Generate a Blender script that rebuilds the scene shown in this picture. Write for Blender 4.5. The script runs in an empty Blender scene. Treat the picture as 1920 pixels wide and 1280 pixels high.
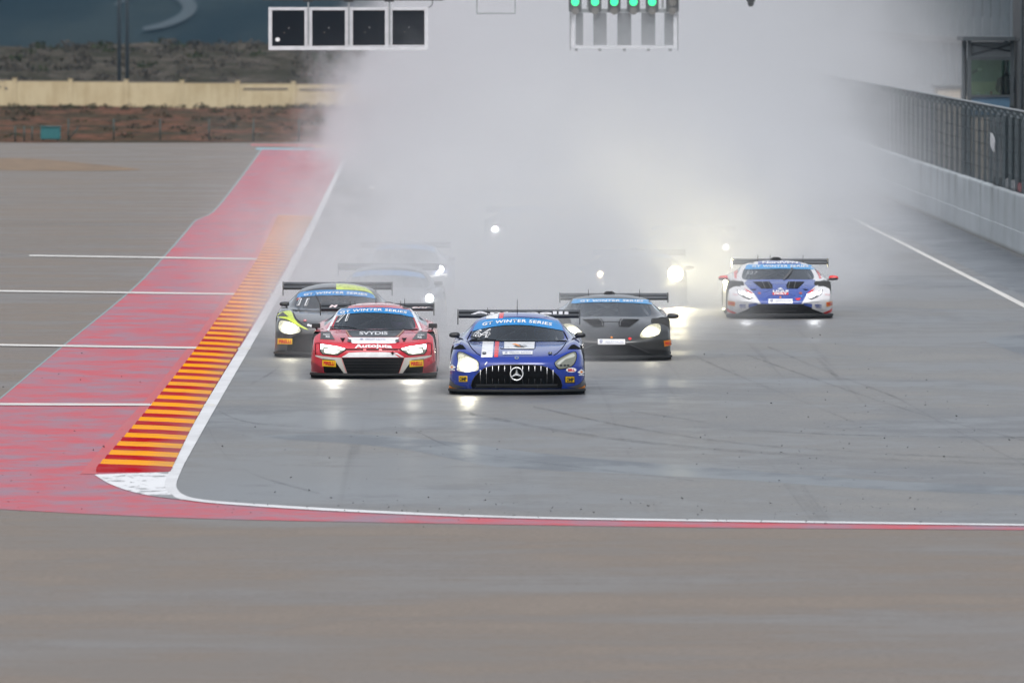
import bpy, bmesh, math, random
from mathutils import Vector, Matrix, noise
from mathutils.bvhtree import BVHTree
random.seed(7)
S = bpy.context.scene
COL = S.collection

# ------------------------------------------------------------------ camera
F = 21333.0                       # focal length in pixels of a 1920 px wide picture (400 mm on full frame)
H = 5.9
CAM = Vector((0, 0, H))
cd = bpy.data.cameras.new('camera'); cam = bpy.data.objects.new('camera', cd); COL.objects.link(cam)
cd.sensor_width = 36; cd.lens = 400; cd.clip_start = 1; cd.clip_end = 20000
cam.location = CAM
RM = Matrix.Rotation(-math.atan(160/F), 3, 'Z') @ Matrix.Rotation(math.pi/2 - math.atan(638/F), 3, 'X')
cam.rotation_euler = RM.to_euler()
cd.dof.use_dof = True; cd.dof.focus_distance = 173; cd.dof.aperture_fstop = 5.6
S.camera = cam
# ------------------------------------------------------------------ world, sun, exposure
W = bpy.data.worlds.new('World'); S.world = W; W.use_nodes = True
nt = W.node_tree; nt.nodes.clear()
sky = nt.nodes.new('ShaderNodeTexSky'); sky.sky_type = 'NISHITA'; sky.sun_disc = False
sky.sun_elevation = math.radians(50); sky.sun_rotation = math.radians(200)
sky.air_density = 1.0; sky.dust_density = 3.0
hs = nt.nodes.new('ShaderNodeHueSaturation'); hs.inputs['Saturation'].default_value = 0.3
bg = nt.nodes.new('ShaderNodeBackground'); bg.inputs['Strength'].default_value = 0.15
wo = nt.nodes.new('ShaderNodeOutputWorld')
nt.links.new(sky.outputs[0], hs.inputs['Color']); nt.links.new(hs.outputs[0], bg.inputs['Color']); nt.links.new(bg.outputs[0], wo.inputs['Surface'])
sl = bpy.data.lights.new('sun', 'SUN'); sl.energy = 1.3; sl.angle = math.radians(25); sl.color = (1, 0.97, 0.94)
so = bpy.data.objects.new('sun', sl); COL.objects.link(so)
so.rotation_euler = (math.radians(40), 0, math.radians(20))
S.view_settings.view_transform = 'Standard'; S.view_settings.look = 'None'
S.view_settings.exposure = 0.4; S.view_settings.gamma = 1; S.view_settings.use_curve_mapping = False
S.render.engine = 'CYCLES'
cy = S.cycles
cy.use_denoising = True; cy.max_bounces = 6; cy.volume_bounces = 1; cy.transparent_max_bounces = 16
cy.diffuse_bounces = 2; cy.glossy_bounces = 3; cy.volume_step_rate = 1.0; cy.volume_max_steps = 256
cy.caustics_reflective = False; cy.caustics_refractive = False; cy.sample_clamp_indirect = 4

# ------------------------------------------------------------------ helpers
def ray(px, py):
    d = RM @ Vector(((px-960)/F, -(py-640)/F, -1)); return d.normalized()
def G(px, py, z=0.0):
    d = ray(px, py); t = (z-H)/d.z; p = CAM + d*t; return Vector((p.x, p.y, z))
def tagk(o, kind): o['kind'] = kind; return o
def tag(o, label, cat, group=None, kind=None):
    if label: o['label'] = label
    if cat: o['category'] = cat
    if group: o['group'] = group
    if kind: o['kind'] = kind
    return o
def empty(name, loc=(0, 0, 0), rz=0):
    o = bpy.data.objects.new(name, None); COL.objects.link(o); o.location = loc; o.rotation_euler = (0, 0, rz); return o
def link(name, me, parent=None, loc=None):
    o = bpy.data.objects.new(name, me); COL.objects.link(o)
    if parent: o.parent = parent
    if loc is not None: o.location = loc
    return o
def mesh(name, vs, fs, m, parent=None, smooth=False, loc=None):
    me = bpy.data.meshes.new(name); me.from_pydata([tuple(v) for v in vs], [], fs)
    if m: me.materials.append(m)
    if smooth: me.polygons.foreach_set('use_smooth', [True]*len(me.polygons))
    me.update(); return link(name, me, parent, loc)
def frombm(name, bm, m, parent=None, smooth=False, loc=None):
    me = bpy.data.meshes.new(name); bm.to_mesh(me); bm.free()
    if m: me.materials.append(m)
    if smooth: me.polygons.foreach_set('use_smooth', [True]*len(me.polygons))
    return link(name, me, parent, loc)
def bx(bm, x0, x1, y0, y1, z0, z1):
    v = [bm.verts.new(p) for p in ((x0,y0,z0),(x1,y0,z0),(x1,y1,z0),(x0,y1,z0),(x0,y0,z1),(x1,y0,z1),(x1,y1,z1),(x0,y1,z1))]
    for f in ((3,2,1,0),(4,5,6,7),(0,1,5,4),(1,2,6,5),(2,3,7,6),(3,0,4,7)): bm.faces.new([v[i] for i in f])
def box(name, x0, x1, y0, y1, z0, z1, m, parent=None, bev=0):
    bm = bmesh.new(); bx(bm, x0, x1, y0, y1, z0, z1)
    if bev: bmesh.ops.bevel(bm, geom=bm.edges[:], offset=bev, segments=2, affect='EDGES')
    return frombm(name, bm, m, parent)
def tube(bm, a, b, r, n=6, r2=None):
    a = Vector(a); b = Vector(b); d = (b-a); q = d.to_track_quat('Z', 'Y'); r2 = r if r2 is None else r2
    A = [bm.verts.new(a + q @ Vector((r*math.cos(t*2*math.pi/n), r*math.sin(t*2*math.pi/n), 0))) for t in range(n)]
    B = [bm.verts.new(b + q @ Vector((r2*math.cos(t*2*math.pi/n), r2*math.sin(t*2*math.pi/n), 0))) for t in range(n)]
    for i in range(n): bm.faces.new((A[i], A[(i+1) % n], B[(i+1) % n], B[i]))
    bm.faces.new(A[::-1]); bm.faces.new(B)
def rod(name, a, b, r, m, parent=None, n=8, r2=None):
    bm = bmesh.new(); tube(bm, a, b, r, n, r2); return frombm(name, bm, m, parent, True)

# ------------------------------------------------------------------ materials
class N:
    def __init__(s, name):
        s.m = bpy.data.materials.new(name); s.m.use_nodes = True; s.t = s.m.node_tree; s.t.nodes.clear()
        s.out = s.t.nodes.new('ShaderNodeOutputMaterial')
    def n(s, ty, **k):
        x = s.t.nodes.new('ShaderNode'+ty)
        for a, b in k.items(): setattr(x, a, b)
        return x
    def l(s, a, b): s.t.links.new(a, b)
    def set(s, sock, v):
        if hasattr(v, 'is_output') or isinstance(v, bpy.types.NodeSocket): s.l(v, sock)
        else: sock.default_value = v
    def math(s, op, a, b=0.0, c=None, clamp=False):
        x = s.n('Math', operation=op, use_clamp=clamp); s.set(x.inputs[0], a); s.set(x.inputs[1], b)
        if c is not None: s.set(x.inputs[2], c)
        return x.outputs[0]
    def pos(s): return s.n('NewGeometry').outputs['Position']
    def obj(s): return s.n('TexCoord').outputs['Object']
    def mapv(s, v, scale, loc=(0, 0, 0), rot=(0, 0, 0)):
        x = s.n('Mapping'); s.l(v, x.inputs[0]); x.inputs['Scale'].default_value = scale; x.inputs['Location'].default_value = loc; x.inputs['Rotation'].default_value = rot; return x.outputs[0]
    def noise(s, v, scale=1, detail=3, rough=0.5):
        x = s.n('TexNoise'); s.l(v, x.inputs['Vector']); x.inputs['Scale'].default_value = scale; x.inputs['Detail'].default_value = detail; x.inputs['Roughness'].default_value = rough; return x.outputs['Fac']
    def ramp(s, f, a, b, c0=0.0, c1=1.0):
        x = s.n('MapRange', interpolation_type='SMOOTHSTEP'); s.set(x.inputs[0], f)
        for i, v in enumerate((a, b, c0, c1)): s.set(x.inputs[i+1], v)
        return x.outputs[0]
    def mix(s, f, a, b):
        x = s.n('Mix', data_type='RGBA'); s.set(x.inputs[0], f)
        for i, v in ((6, a), (7, b)):
            if isinstance(v, (tuple, list)): x.inputs[i].default_value = (*v[:3], 1)
            else: s.l(v, x.inputs[i])
        return x.outputs[2]
    def bsdf(s, color, rough=0.5, **k):
        p = s.n('BsdfPrincipled')
        if isinstance(color, (tuple, list)): p.inputs['Base Color'].default_value = (*color[:3], 1)
        else: s.l(color, p.inputs['Base Color'])
        s.set(p.inputs['Roughness'], rough)
        for a, b in k.items():
            so_ = p.inputs[a.replace('_', ' ')]
            if isinstance(b, (tuple, list)): so_.default_value = (*b, 1) if len(b) == 3 else b
            else: s.set(so_, b)
        s.p = p; s.l(p.outputs[0], s.out.inputs['Surface']); return p
    def bump(s, h, strength=0.3, dist=0.01):
        b = s.n('Bump'); s.l(h, b.inputs['Height']); b.inputs['Strength'].default_value = strength; b.inputs['Distance'].default_value = dist
        s.l(b.outputs[0], s.p.inputs['Normal'])
_mc = {}
def M(name, color, rough=0.5, metal=0.0, coat=0.0, var=0.08, spec=0.5):
    """plain coloured stuff with a little uneven colour and gloss"""
    if name in _mc: return _mc[name]
    n = N(name); v = n.obj()
    f = n.noise(v, 6, 4)
    c = n.mix(n.ramp(f, .3, .7), tuple(x*(1-var) for x in color), tuple(min(1, x*(1+var)) for x in color))
    r = n.ramp(f, .3, .7, rough*0.85, min(1, rough*1.15))
    n.bsdf(c, r, Metallic=metal, Coat_Weight=coat, Coat_Roughness=0.06, Specular_IOR_Level=spec)
    _mc[name] = n.m; return n.m
def emis(name, color, strength):
    if name in _mc: return _mc[name]
    n = N(name); e = n.n('Emission'); e.inputs[0].default_value = (*color, 1); e.inputs[1].default_value = strength
    n.l(e.outputs[0], n.out.inputs['Surface']); _mc[name] = n.m; return n.m
def paint(name, color, rough=.25, dirt=.25):
    if name in _mc: return _mc[name]
    n = N(name); v = n.obj()
    f = n.noise(v, 3, 5, .6); z = n.n('SeparateXYZ'); n.l(v, z.inputs[0])
    low = n.ramp(z.outputs[2], .45, .08, 0.0, 1.0)
    d = n.math('MULTIPLY', n.math('ADD', n.math('MULTIPLY', low, .7), .12), n.ramp(f, .35, .7), clamp=True)
    d = n.math('MULTIPLY', d, dirt*2)
    c = n.mix(d, color, (.09, .085, .08))
    dots = n.noise(v, 160, 1)
    n.bsdf(c, n.math('ADD', rough, n.math('MULTIPLY', d, .5)), Coat_Weight=.8, Coat_Roughness=.05)
    n.bump(dots, .12, .002)
    _mc[name] = n.m; return n.m
def asphalt(name, c0, c1, r0, r1, patch=0.25, seed=0, spec=.5, streak=None, ys=.35, rot=0.0, c2=None):
    n = N(name); v = n.pos()
    big = n.noise(n.mapv(v, (patch, patch*ys, 1), (seed, 0, 0), (0, 0, rot)), 1, 4, .6)
    mid = n.noise(n.mapv(v, (1.2, .5, 1), (0, seed, 0)), 1, 5, .65)
    fine = n.noise(v, 14, 2, .7)
    f = n.ramp(n.math('ADD', n.math('MULTIPLY', big, .65), n.math('MULTIPLY', mid, .35)), .38, .62)
    c = n.mix(f, c0, c1)
    if c2:
        w2 = n.noise(n.mapv(v, (patch*1.3, patch*ys*.7, 1), (seed+9, 3, 0), (0, 0, rot*.5)), 1, 3, .55)
        c = n.mix(n.ramp(w2, .45, .66, 0, .8), c, c2)
    # tyre marks: dark thin lines that follow the running direction
    if streak:
        w = n.noise(n.mapv(v, (3.2, .012, 1), (seed*3, 0, 0), (0, 0, streak)), 1, 3, .6)
        c = n.mix(n.ramp(w, .60, .74, 0, .5), c, tuple(x*.35 for x in c0))
    c = n.mix(n.ramp(fine, .35, .65, 0, .45), c, tuple(x*.6 for x in c0))
    n.bsdf(c, n.ramp(f, 0, 1, r0, r1), Specular_IOR_Level=spec)
    n.bump(fine, .35, .004)
    return n.m

m_black = M('carbon_black', (.007, .008, .010), .38, coat=.2)
m_matt = M('matt_black', (.004, .004, .005), .8, spec=.08)
m_rubber = M('tyre_rubber', (.018, .018, .018), .75)
m_white = M('white_film', (.74, .75, .77), .3, coat=.4)
m_silver = M('bright_metal', (.72, .73, .75), .22, metal=.9)
m_dgrey = M('dark_grey_film', (.06, .062, .065), .4)
m_blue_b = M('banner_blue', (.0, .19, .50), .3, coat=.5)
m_yel = M('yellow_film', (.82, .52, .01), .35)
m_orange = M('orange_film', (.75, .24, .01), .35)
m_red = M('red_film', (.62, .02, .02), .3, coat=.3)
m_steel = M('galvanised_steel', (.24, .26, .27), .5, metal=.4)
m_rim = M('wheel_rim', (.05, .05, .052), .35, metal=.7)

def glass(name, tint, refl=.5, rough=.03):
    n = N(name)
    tr = n.n('BsdfTransparent'); tr.inputs[0].default_value = (*tint, 1)
    gl = n.n('BsdfGlossy'); gl.inputs['Roughness'].default_value = rough; gl.inputs['Color'].default_value = (.8, .85, .9, 1)
    fr = n.n('Fresnel'); fr.inputs[0].default_value = 1.5
    mx = n.n('MixShader'); n.l(n.math('MULTIPLY', fr.outputs[0], refl, clamp=True), mx.inputs[0]); n.l(tr.outputs[0], mx.inputs[1]); n.l(gl.outputs[0], mx.inputs[2])
    n.l(mx.outputs[0], n.out.inputs['Surface']); return n.m
m_glass = glass('car_glass', (.6, .62, .63), 1.7)
m_lens = M('headlamp_lens', (.17, .18, .15), .12, coat=1.0)
m_lamp = emis('headlamp_light', (1, .97, .86), 14)
m_lampw = emis('led_light', (.95, .97, 1), 6)

# ------------------------------------------------------------------ ground
def poly_sheet(name, pxs, z, m, cuts=None):
    ps = [G(x, y, z) for x, y in pxs]
    bm = bmesh.new(); vs = [bm.verts.new(p) for p in ps]; f = bm.faces.new(vs)
    bmesh.ops.triangulate(bm, faces=bm.faces[:])
    for f in bm.faces:
        f.normal_update()
        if f.normal.z < 0: f.normal_flip()
    return frombm(name, bm, m)
def ribbon(name, L, R, z, m):
    """sheet between two pixel polylines that lie on the ground"""
    vs = []; fs = []
    for a, b in zip(L, R): vs += [G(*a, z), G(*b, z)]
    for i in range(len(L)-1): fs.append((2*i, 2*i+1, 2*i+3, 2*i+2))
    o = mesh(name, vs, fs, m)
    bm = bmesh.new(); bm.from_mesh(o.data); bmesh.ops.recalc_face_normals(bm, faces=bm.faces[:])
    for f in bm.faces:
        if f.normal.z < 0: f.normal_flip()
    bm.to_mesh(o.data); bm.free(); return o

def curve(pts, n=8):
    """Catmull-Rom through pixel points"""
    out = []
    P_ = [pts[0]]+list(pts)+[pts[-1]]
    for i in range(1, len(P_)-2):
        p0, p1, p2, p3 = P_[i-1:i+3]
        for k in range(n):
            t = k/n
            out.append(tuple(.5*((2*p1[j])+(-p0[j]+p2[j])*t+(2*p0[j]-5*p1[j]+4*p2[j]-p3[j])*t*t+(-p0[j]+3*p1[j]-3*p2[j]+p3[j])*t**3) for j in (0, 1)))
    out.append(tuple(pts[-1])); return out

m_runoff = asphalt('runoff_asphalt', (.135, .108, .086), (.20, .164, .134), .5, .72, .13, 3, .45, ys=2.6, rot=.12, c2=(.16, .152, .148))
m_track = asphalt('track_asphalt', (.105, .105, .108), (.20, .197, .19), .38, .58, .14, 9, .55, streak=.05, ys=.8, rot=.35, c2=(.12, .13, .145))
m_wet = asphalt('wet_asphalt', (.055, .065, .08), (.08, .09, .105), .32, .45, .5, 5, .6)
tagk(mesh('ground', [(-500, 20, 0), (600, 20, 0), (600, 478, 0), (-500, 474, 0)], [(0, 1, 2, 3)], m_runoff), 'structure')

edge_in = curve([(659, 276), (655, 285), (602, 402), (560, 490), (499, 600), (440, 702), (394, 782), (345, 870)], 4) + curve([(337, 888), (331, 905), (333, 917), (345, 927), (375, 935), (460, 942.5), (700, 956.5), (1000, 968), (1500, 976), (1980, 982.5), (2500, 989), (3200, 997)], 5)
edge_out = curve([(653, 276), (649, 285), (590, 402), (545, 490), (482, 600), (418, 702), (370, 782), (322, 870)], 4) + curve([(315, 888), (309, 905), (312, 917), (322, 926), (345, 936), (450, 946.5), (700, 961), (1000, 971.5), (1500, 979.3), (1980, 985.6), (2500, 992.3), (3200, 1000.5)], 5)
track = [G(*p, .004) for p in edge_in]
far = [(40, 470, .004), (-1.9, 470, .004)]
vs = [tuple(p) for p in track] + [(40, track[-1].y-2, .004)] + far
bm = bmesh.new(); bm.faces.new([bm.verts.new(v) for v in vs]); bmesh.ops.triangulate(bm, faces=bm.faces[:])
for f in bm.faces:
    f.normal_update()
    if f.normal.z < 0: f.normal_flip()
tagk(frombm('road', bm, m_track), 'structure')

def worn(name, base, bare, amt, seed=0, side=None, rough=.42, spec=.2):
    n = N(name); v = n.pos()
    a = n.noise(n.mapv(v, (.9, .45, 1), (seed, 0, 0)), 1, 5, .62)
    b = n.noise(n.mapv(v, (2.5, 1.8, 1), (0, seed, 0)), 1, 4, .7)
    c = n.noise(v, 22, 2, .7)
    f = n.ramp(n.math('ADD', n.math('MULTIPLY', a, .6), n.math('MULTIPLY', b, .4)), .36, .66)
    f = n.math('MULTIPLY', f, amt)
    if side:   # local x: paint rubbed away towards the track
        s_ = n.n('SeparateXYZ'); n.l(n.obj(), s_.inputs[0])
        g = n.ramp(s_.outputs[0], side[0], side[1], 0, side[2])
        f = n.math('ADD', f, n.math('MULTIPLY', g, n.ramp(b, .3, .6, .5, 1.0)), clamp=True)
        dk = n.ramp(n.noise(n.mapv(v, (1.4, 3.5, 1), (5, 2, 0)), 1, 4, .7), .54, .70, 0, .7)
        base = n.mix(dk, base, (.03, .02, .02))
    f = n.math('ADD', f, n.ramp(c, .55, .8, 0, .25), clamp=True)
    n.bsdf(n.mix(f, base, bare), rough, Specular_IOR_Level=spec); n.bump(c, .25, .003); return n.m
m_redp = worn('red_runoff_paint', (.46, .022, .04), (.22, .13, .18), 1.0, 2, spec=.12)
m_redf = worn('fresh_red_paint', (.46, .025, .035), (.33, .09, .11), .5, 6)
m_linep = worn('white_line_paint', (.66, .67, .69), (.33, .33, .34), .45, 4)
m_lines = worn('thin_line_paint', (.62, .61, .58), (.4, .38, .36), .4, 8)
m_teal = worn('teal_paint', (.16, .27, .28), (.18, .2, .2), .6, 1)
m_kr = worn('kerb_red_paint', (.36, .006, .012), (.24, .13, .14), .35, 3, (.4, 1.15, .6), .8, 0)
m_ky = worn('kerb_yellow_paint', (.80, .31, .006), (.42, .28, .13), .35, 7, (.4, 1.15, .6), .8, 0)

red_left = curve([(-230, 943), (-120, 845), (0, 748), (105, 660), (242, 549), (308, 482), (352, 432), (370, 412), (400, 398), (440, 350), (487, 287), (492, 279)], 3)
red_right = curve([(-120, 1000), (60, 960), (180, 885), (262, 780), (350, 675), (440, 560), (505, 440), (520, 408), (590, 402), (649, 285), (653, 276)], 3)
# strip left of the kerb, then the wedge beyond it, then the band that sweeps round the front
tagk(poly_sheet('red_runoff_strip', red_left[::1] + [(653, 277), (649, 286), (590, 403), (545, 490), (482, 600), (418, 702), (370, 782), (322, 871), (312, 905), (322, 926), (345, 936)] + curve([(450, 946.5), (700, 961), (1000, 971.5), (1500, 979.3), (1980, 985.6), (2500, 992.3), (3200, 1000.5)], 5) + curve([(3200, 1007), (2500, 999.5), (1980, 993.5), (1400, 989), (1000, 983.5), (650, 977.5), (380, 971.5), (150, 962), (0, 954), (-120, 948), (-230, 944)], 5), .004, m_redp), 'structure')
tagk(ribbon('red_edge_band', [(150, 888), (196, 833), (280, 742), (352, 652), (418, 562), (470, 487), (512, 406)], [(181, 888), (222, 833), (300, 742), (372, 652), (436, 562), (486, 487), (522, 406)], .008, m_redf), 'structure')
tagk(ribbon('teal_edge_line', [(x-3.5, y) for x, y in red_left], [(x+.3, y) for x, y in red_left], .006, m_teal), 'structure')
tagk(ribbon('white_edge_line', edge_out, edge_in, .012, m_linep), 'structure')
tip = curve([(178, 890), (205, 906), (240, 919), (285, 929), (345, 936.5), (450, 947)], 5)
n_ = N('scuffed_white_paint'); v_ = n_.pos()
a_ = n_.noise(n_.mapv(v_, (1.1, .55, 1), (3, 1, 0), (0, 0, .0)), 1, 5, .75)
b_ = n_.noise(n_.mapv(v_, (8, 2, 1)), 1, 3)
n_.bsdf(n_.mix(n_.ramp(n_.math('ADD', n_.math('MULTIPLY', a_, .7), n_.math('MULTIPLY', b_, .3)), .50, .58, 0, .85), (.68, .69, .71), (.08, .08, .085)), .4)
tagk(poly_sheet('white_kerb_tip', tip + [(345, 930), (325, 925), (314, 917), (310, 905), (318, 884), (178, 889)], .010, n_.m), 'structure')
for L_, R_ in (((55, 479), (562, 486.5)), ((-20, 545), (528, 552)), ((-20, 646), (470, 653)), ((-20, 757), (402, 758.5))):
    w_ = 1.5*L_[1]/550
    tagk(ribbon('white_cross_line', [(L_[0], L_[1]-w_), (R_[0]-8*0, R_[1]-w_)], [(L_[0], L_[1]+w_), (R_[0], R_[1]+w_)], .075 if False else .0145, m_lines), 'structure')
# right-hand track limit
tagk(ribbon('white_pit_line', [(1600, 408), (1640, 428), (1700, 457.5), (1780, 498), (1860, 538), (1990, 604)], [(1596, 409), (1634, 429.5), (1694, 459.5), (1773, 500.5), (1852, 541), (1980, 608)], .010, m_lines), 'structure')
# wet bands
tagk(poly_sheet('wet_band', curve([(488, 817), (560, 813), (700, 815), (830, 826), (960, 843), (1100, 858), (1280, 872), (1500, 889), (1700, 903), (1990, 915)], 3) + curve([(1990, 931), (1800, 923), (1600, 914), (1400, 900), (1200, 889), (1040, 882), (930, 874), (860, 862), (760, 842), (640, 830), (540, 824)], 3), .0047, m_wet), 'structure')
tagk(poly_sheet('puddle', curve([(1848, 640), (1880, 631), (1990, 628), (1990, 672), (1930, 666), (1890, 656), (1870, 648)], 3), .0047, m_wet), 'structure')
tagk(poly_sheet('wet_lane', curve([(1690, 385), (1760, 410), (1830, 445), (1990, 520)], 3) + curve([(1990, 590), (1880, 535), (1800, 495), (1720, 455), (1640, 420)], 3), .0047, m_wet), 'structure')
n_ = N('sand'); v_ = n_.pos()
n_.bsdf(n_.mix(n_.ramp(n_.noise(v_, .8, 5, .7), .4, .6), (.22, .15, .09), (.13, .09, .06)), .9); m_sand = n_.m
tagk(poly_sheet('sand_strip', curve([(-60, 296), (60, 298), (150, 305), (262, 317)], 4) + curve([(262, 319), (120, 321), (-60, 317)], 4), .008, m_sand), 'structure')
tagk(ribbon('far_kerb_blue', [(480, 277.5), (640, 279.5)], [(480, 280.5), (650, 282)], .02, M('pale_blue_paint', (.2, .4, .48), .5)), 'structure')
tagk(ribbon('far_kerb_yellow', [(590, 273), (680, 274.5)], [(590, 276), (680, 277)], .02, M('pale_yellow_paint', (.7, .5, .2), .5)), 'structure')
tagk(ribbon('far_kerb_red', [(470, 270.5), (590, 271.5)], [(470, 273), (590, 274)], .02, M('far_red_paint', (.5, .08, .08), .5)), 'structure')

# tyre marks: thin broken dark rubber lines
n_ = N('rubber_mark'); v_ = n_.pos()
a_ = n_.noise(n_.mapv(v_, (5, .25, 1)), 1, 4, .7); b_ = n_.noise(n_.mapv(v_, (.6, .09, 1), (4, 0, 0)), 1, 3)
n_.bsdf((.04, .04, .042), .6)
tr_ = n_.n('BsdfTransparent'); mx_ = n_.n('MixShader'); n_.l(n_.math('MULTIPLY', n_.ramp(a_, .25, .75), n_.ramp(b_, .30, .70, .02, .3)), mx_.inputs[0])
n_.l(tr_.outputs[0], mx_.inputs[1]); n_.l(n_.p.outputs[0], mx_.inputs[2]); n_.l(mx_.outputs[0], n_.out.inputs['Surface']); m_mark = n_.m
for pts, w in (([(880, 775), (1080, 812), (1300, 838), (1600, 858), (1980, 872)], 5), ([(1000, 762), (1180, 800), (1400, 832), (1700, 852), (1980, 862)], 3.5), ([(1180, 770), (1300, 788), (1420, 812)], 3),
               ([(1440, 650), (1560, 700), (1680, 745), (1780, 800), (1980, 900)], 4), ([(1400, 665), (1600, 735), (1760, 785), (1980, 840)], 3), ([(390, 800), (420, 850), (480, 890), (600, 925)], 3.5), ([(410, 770), (460, 790), (560, 800), (700, 808)], 3),
               ([(900, 470), (1100, 560), (1330, 680), (1600, 790)], 4), ([(640, 770), (760, 800), (900, 850), (1300, 900)], 3), ([(470, 720), (520, 690), (560, 640)], 4), ([(1300, 800), (1600, 815), (1980, 820)], 3)):
    c_ = curve(pts, 8); tagk(ribbon('tyre_mark', [(x, y-w/2) for x, y in c_], [(x, y+w/2) for x, y in c_], .0065, m_mark), 'structure')

# kerb: raised sloping blocks, yellow and red in turn
kerb = empty('kerb', G(178, 887)); tag(kerb, 'raised yellow and red striped kerb along the left edge of the track', 'kerb')
def kerb_block(m):
    vs = []; n = 4
    for x, z in ((0, .05), (.5, .035), (1.0, .012)):
        vs += [(x, 0, z-.012), (x, .18, z), (x, 1.22, z), (x, 1.43, z-.014)]
    fs = [(i*4+j, i*4+4+j, i*4+5+j, i*4+1+j) for i in range(2) for j in range(3)]
    k = len(vs); vs += [(0, 0, -.01), (0, 1.43, -.01), (1, 0, -.01), (1, 1.43, -.01)]
    fs += [(0, 1, 2, 3, k+1, k), (8, k+2, k+3, 11, 10, 9), (0, k, k+2, 8, 4), (3, 7, 11, k+3, k+1)]
    me = bpy.data.meshes.new('kerb_block'); me.from_pydata(vs, [], fs); me.materials.append(m); return me
kb = [kerb_block(m_kr), kerb_block(m_ky)]
kL = curve([(178, 888), (262, 792), (352, 680), (428, 573), (480, 493), (520, 410)], 12)
kR = curve([(318, 888), (365, 792), (431, 680), (495, 573), (540, 493), (586, 410)], 12)
def at_y(pts, yw):
    g = [G(*p) for p in pts]
    for a, b in zip(g, g[1:]):
        if a.y <= yw <= b.y: return a.x + (b.x-a.x)*(yw-a.y)/(b.y-a.y)
    return g[0].x if yw < g[0].y else g[-1].x
yk = G(250, 886).y + .1; y_end = G(540, 409).y; i = 0
kM = Matrix.Translation(kerb.location)
while yk < y_end:
    xl, xr = at_y(kL, yk), at_y(kR, yk)
    o = bpy.data.objects.new('kerb_block', kb[i % 2]); COL.objects.link(o); o.parent = kerb
    o.location = Vector((xl, yk, .012)) - kerb.location; o.scale = (xr-xl, 1, 1)
    yk += 1.475; i += 1

# rubber crumbs on the track
bm = bmesh.new()
def crumb(p, s_):
    v = [bm.verts.new(p + Vector((random.uniform(-1, 1)*s_, random.uniform(-1, 1)*s_*2, abs(random.gauss(0, .6))*s_))) for _ in range(4)]
    for f in ((0, 1, 2), (0, 1, 3), (1, 2, 3), (0, 2, 3)): bm.faces.new([v[i] for i in f])
for _ in range(560):
    r = random.random()
    if r < .45: px, py = random.gauss(1560, 200), random.gauss(790, 90)
    elif r < .75: px, py = random.uniform(420, 1920), random.gauss(950, 14) + 5
    elif r < .9: px, py = random.uniform(0, 330), random.uniform(650, 960)
    else: px, py = random.uniform(400, 1100), random.uniform(800, 960)
    if 560 < py < 1030: crumb(G(px, py, .012), random.choice((.006, .009, .012, .016, .022)))
o = frombm('rubber_crumbs', bm, m_rubber); tag(o, 'small dark rubber crumbs scattered over the track surface', 'debris', kind='stuff')

# ------------------------------------------------------------------ terrain behind
def nz(x, y, s, o=0): return noise.noise(Vector((x*s, y*s, o)))
def terr(x, y):
    if y < 740: z = -.85*max(0, min(1, (y-476)/240)) + .22*nz(x, y, .12, 1) + .12*nz(x, y, .5, 4)
    else: z = -.8
    if y > 728:
        t = min(1, (y-728)/170); t = t*t*(3-2*t)
        z += t*(3.0 + .9*nz(x, y, .06, 7) + .35*nz(x, y, .25, 9))
    if y > 905: z -= (y-905)*.05
    if x > -2 and y > 476: z += 0
    return min(z, .02) if y < 490 else z
n_ = N('red_soil_and_scrub'); v_ = n_.pos()
a_ = n_.noise(n_.mapv(v_, (.35, .12, .6)), 1, 6, .65); b_ = n_.noise(n_.mapv(v_, (1.6, .5, 1), (7, 0, 0)), 1, 4, .7)
c1_ = n_.mix(n_.ramp(a_, .4, .58), (.15, .075, .052), (.065, .052, .036))
c2_ = n_.mix(n_.ramp(a_, .4, .6), (.085, .075, .064), (.04, .038, .028))
s_ = n_.n('SeparateXYZ'); n_.l(v_, s_.inputs[0])
c_ = n_.mix(n_.ramp(s_.outputs[1], 715, 735), c1_, c2_)
n_.bsdf(n_.mix(n_.ramp(b_, .45, .65, 0, .7), c_, (.02, .019, .014)), .95, Specular_IOR_Level=0); m_soil = n_.m
xs = [-140+i*2.0 for i in range(121)]; ys = [474+i*3 for i in range(180)]
vs = [(x, y, terr(x, y)) for y in ys for x in xs]; nx = len(xs)
fs = [(j*nx+i, j*nx+i+1, (j+1)*nx+i+1, (j+1)*nx+i) for j in range(len(ys)-1) for i in range(nx-1)]
tagk(mesh('terrain', vs, fs, m_soil, smooth=True), 'structure')
def hill(x, y):
    t = max(0, (y-1900)/3000)
    return -42 + 230*t**1.1 + 10*nz(x, y, .0022, 3)*min(1, t*4) + 3.5*nz(x, y, .009, 5)*min(1, .3+t*3)
n_ = N('hillside'); v_ = n_.pos()
a_ = n_.noise(n_.mapv(v_, (.02, .004, .02)), 1, 6, .62)
n_.bsdf(n_.mix(n_.ramp(a_, .38, .62), (.006, .012, .016), (.020, .027, .028)), .95, Specular_IOR_Level=0); m_hill = n_.m
xs = [-700+i*25 for i in range(73)]; ys = [1000+i*50 for i in range(80)]; nx = len(xs)
vs = [(x, y, hill(x, y)) for y in ys for x in xs]
fs = [(j*nx+i, j*nx+i+1, (j+1)*nx+i+1, (j+1)*nx+i) for j in range(len(ys)-1) for i in range(nx-1)]
hl = tagk(mesh('hills', vs, fs, m_hill, smooth=True), 'structure')
hb = BVHTree.FromPolygons([Vector(v) for v in vs], fs)
def on_hill(px, py):
    h = hb.ray_cast(CAM, ray(px, py))[0]
    return (h + Vector((0, -3, .8))) if h else G(px, py, -20)*1
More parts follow.
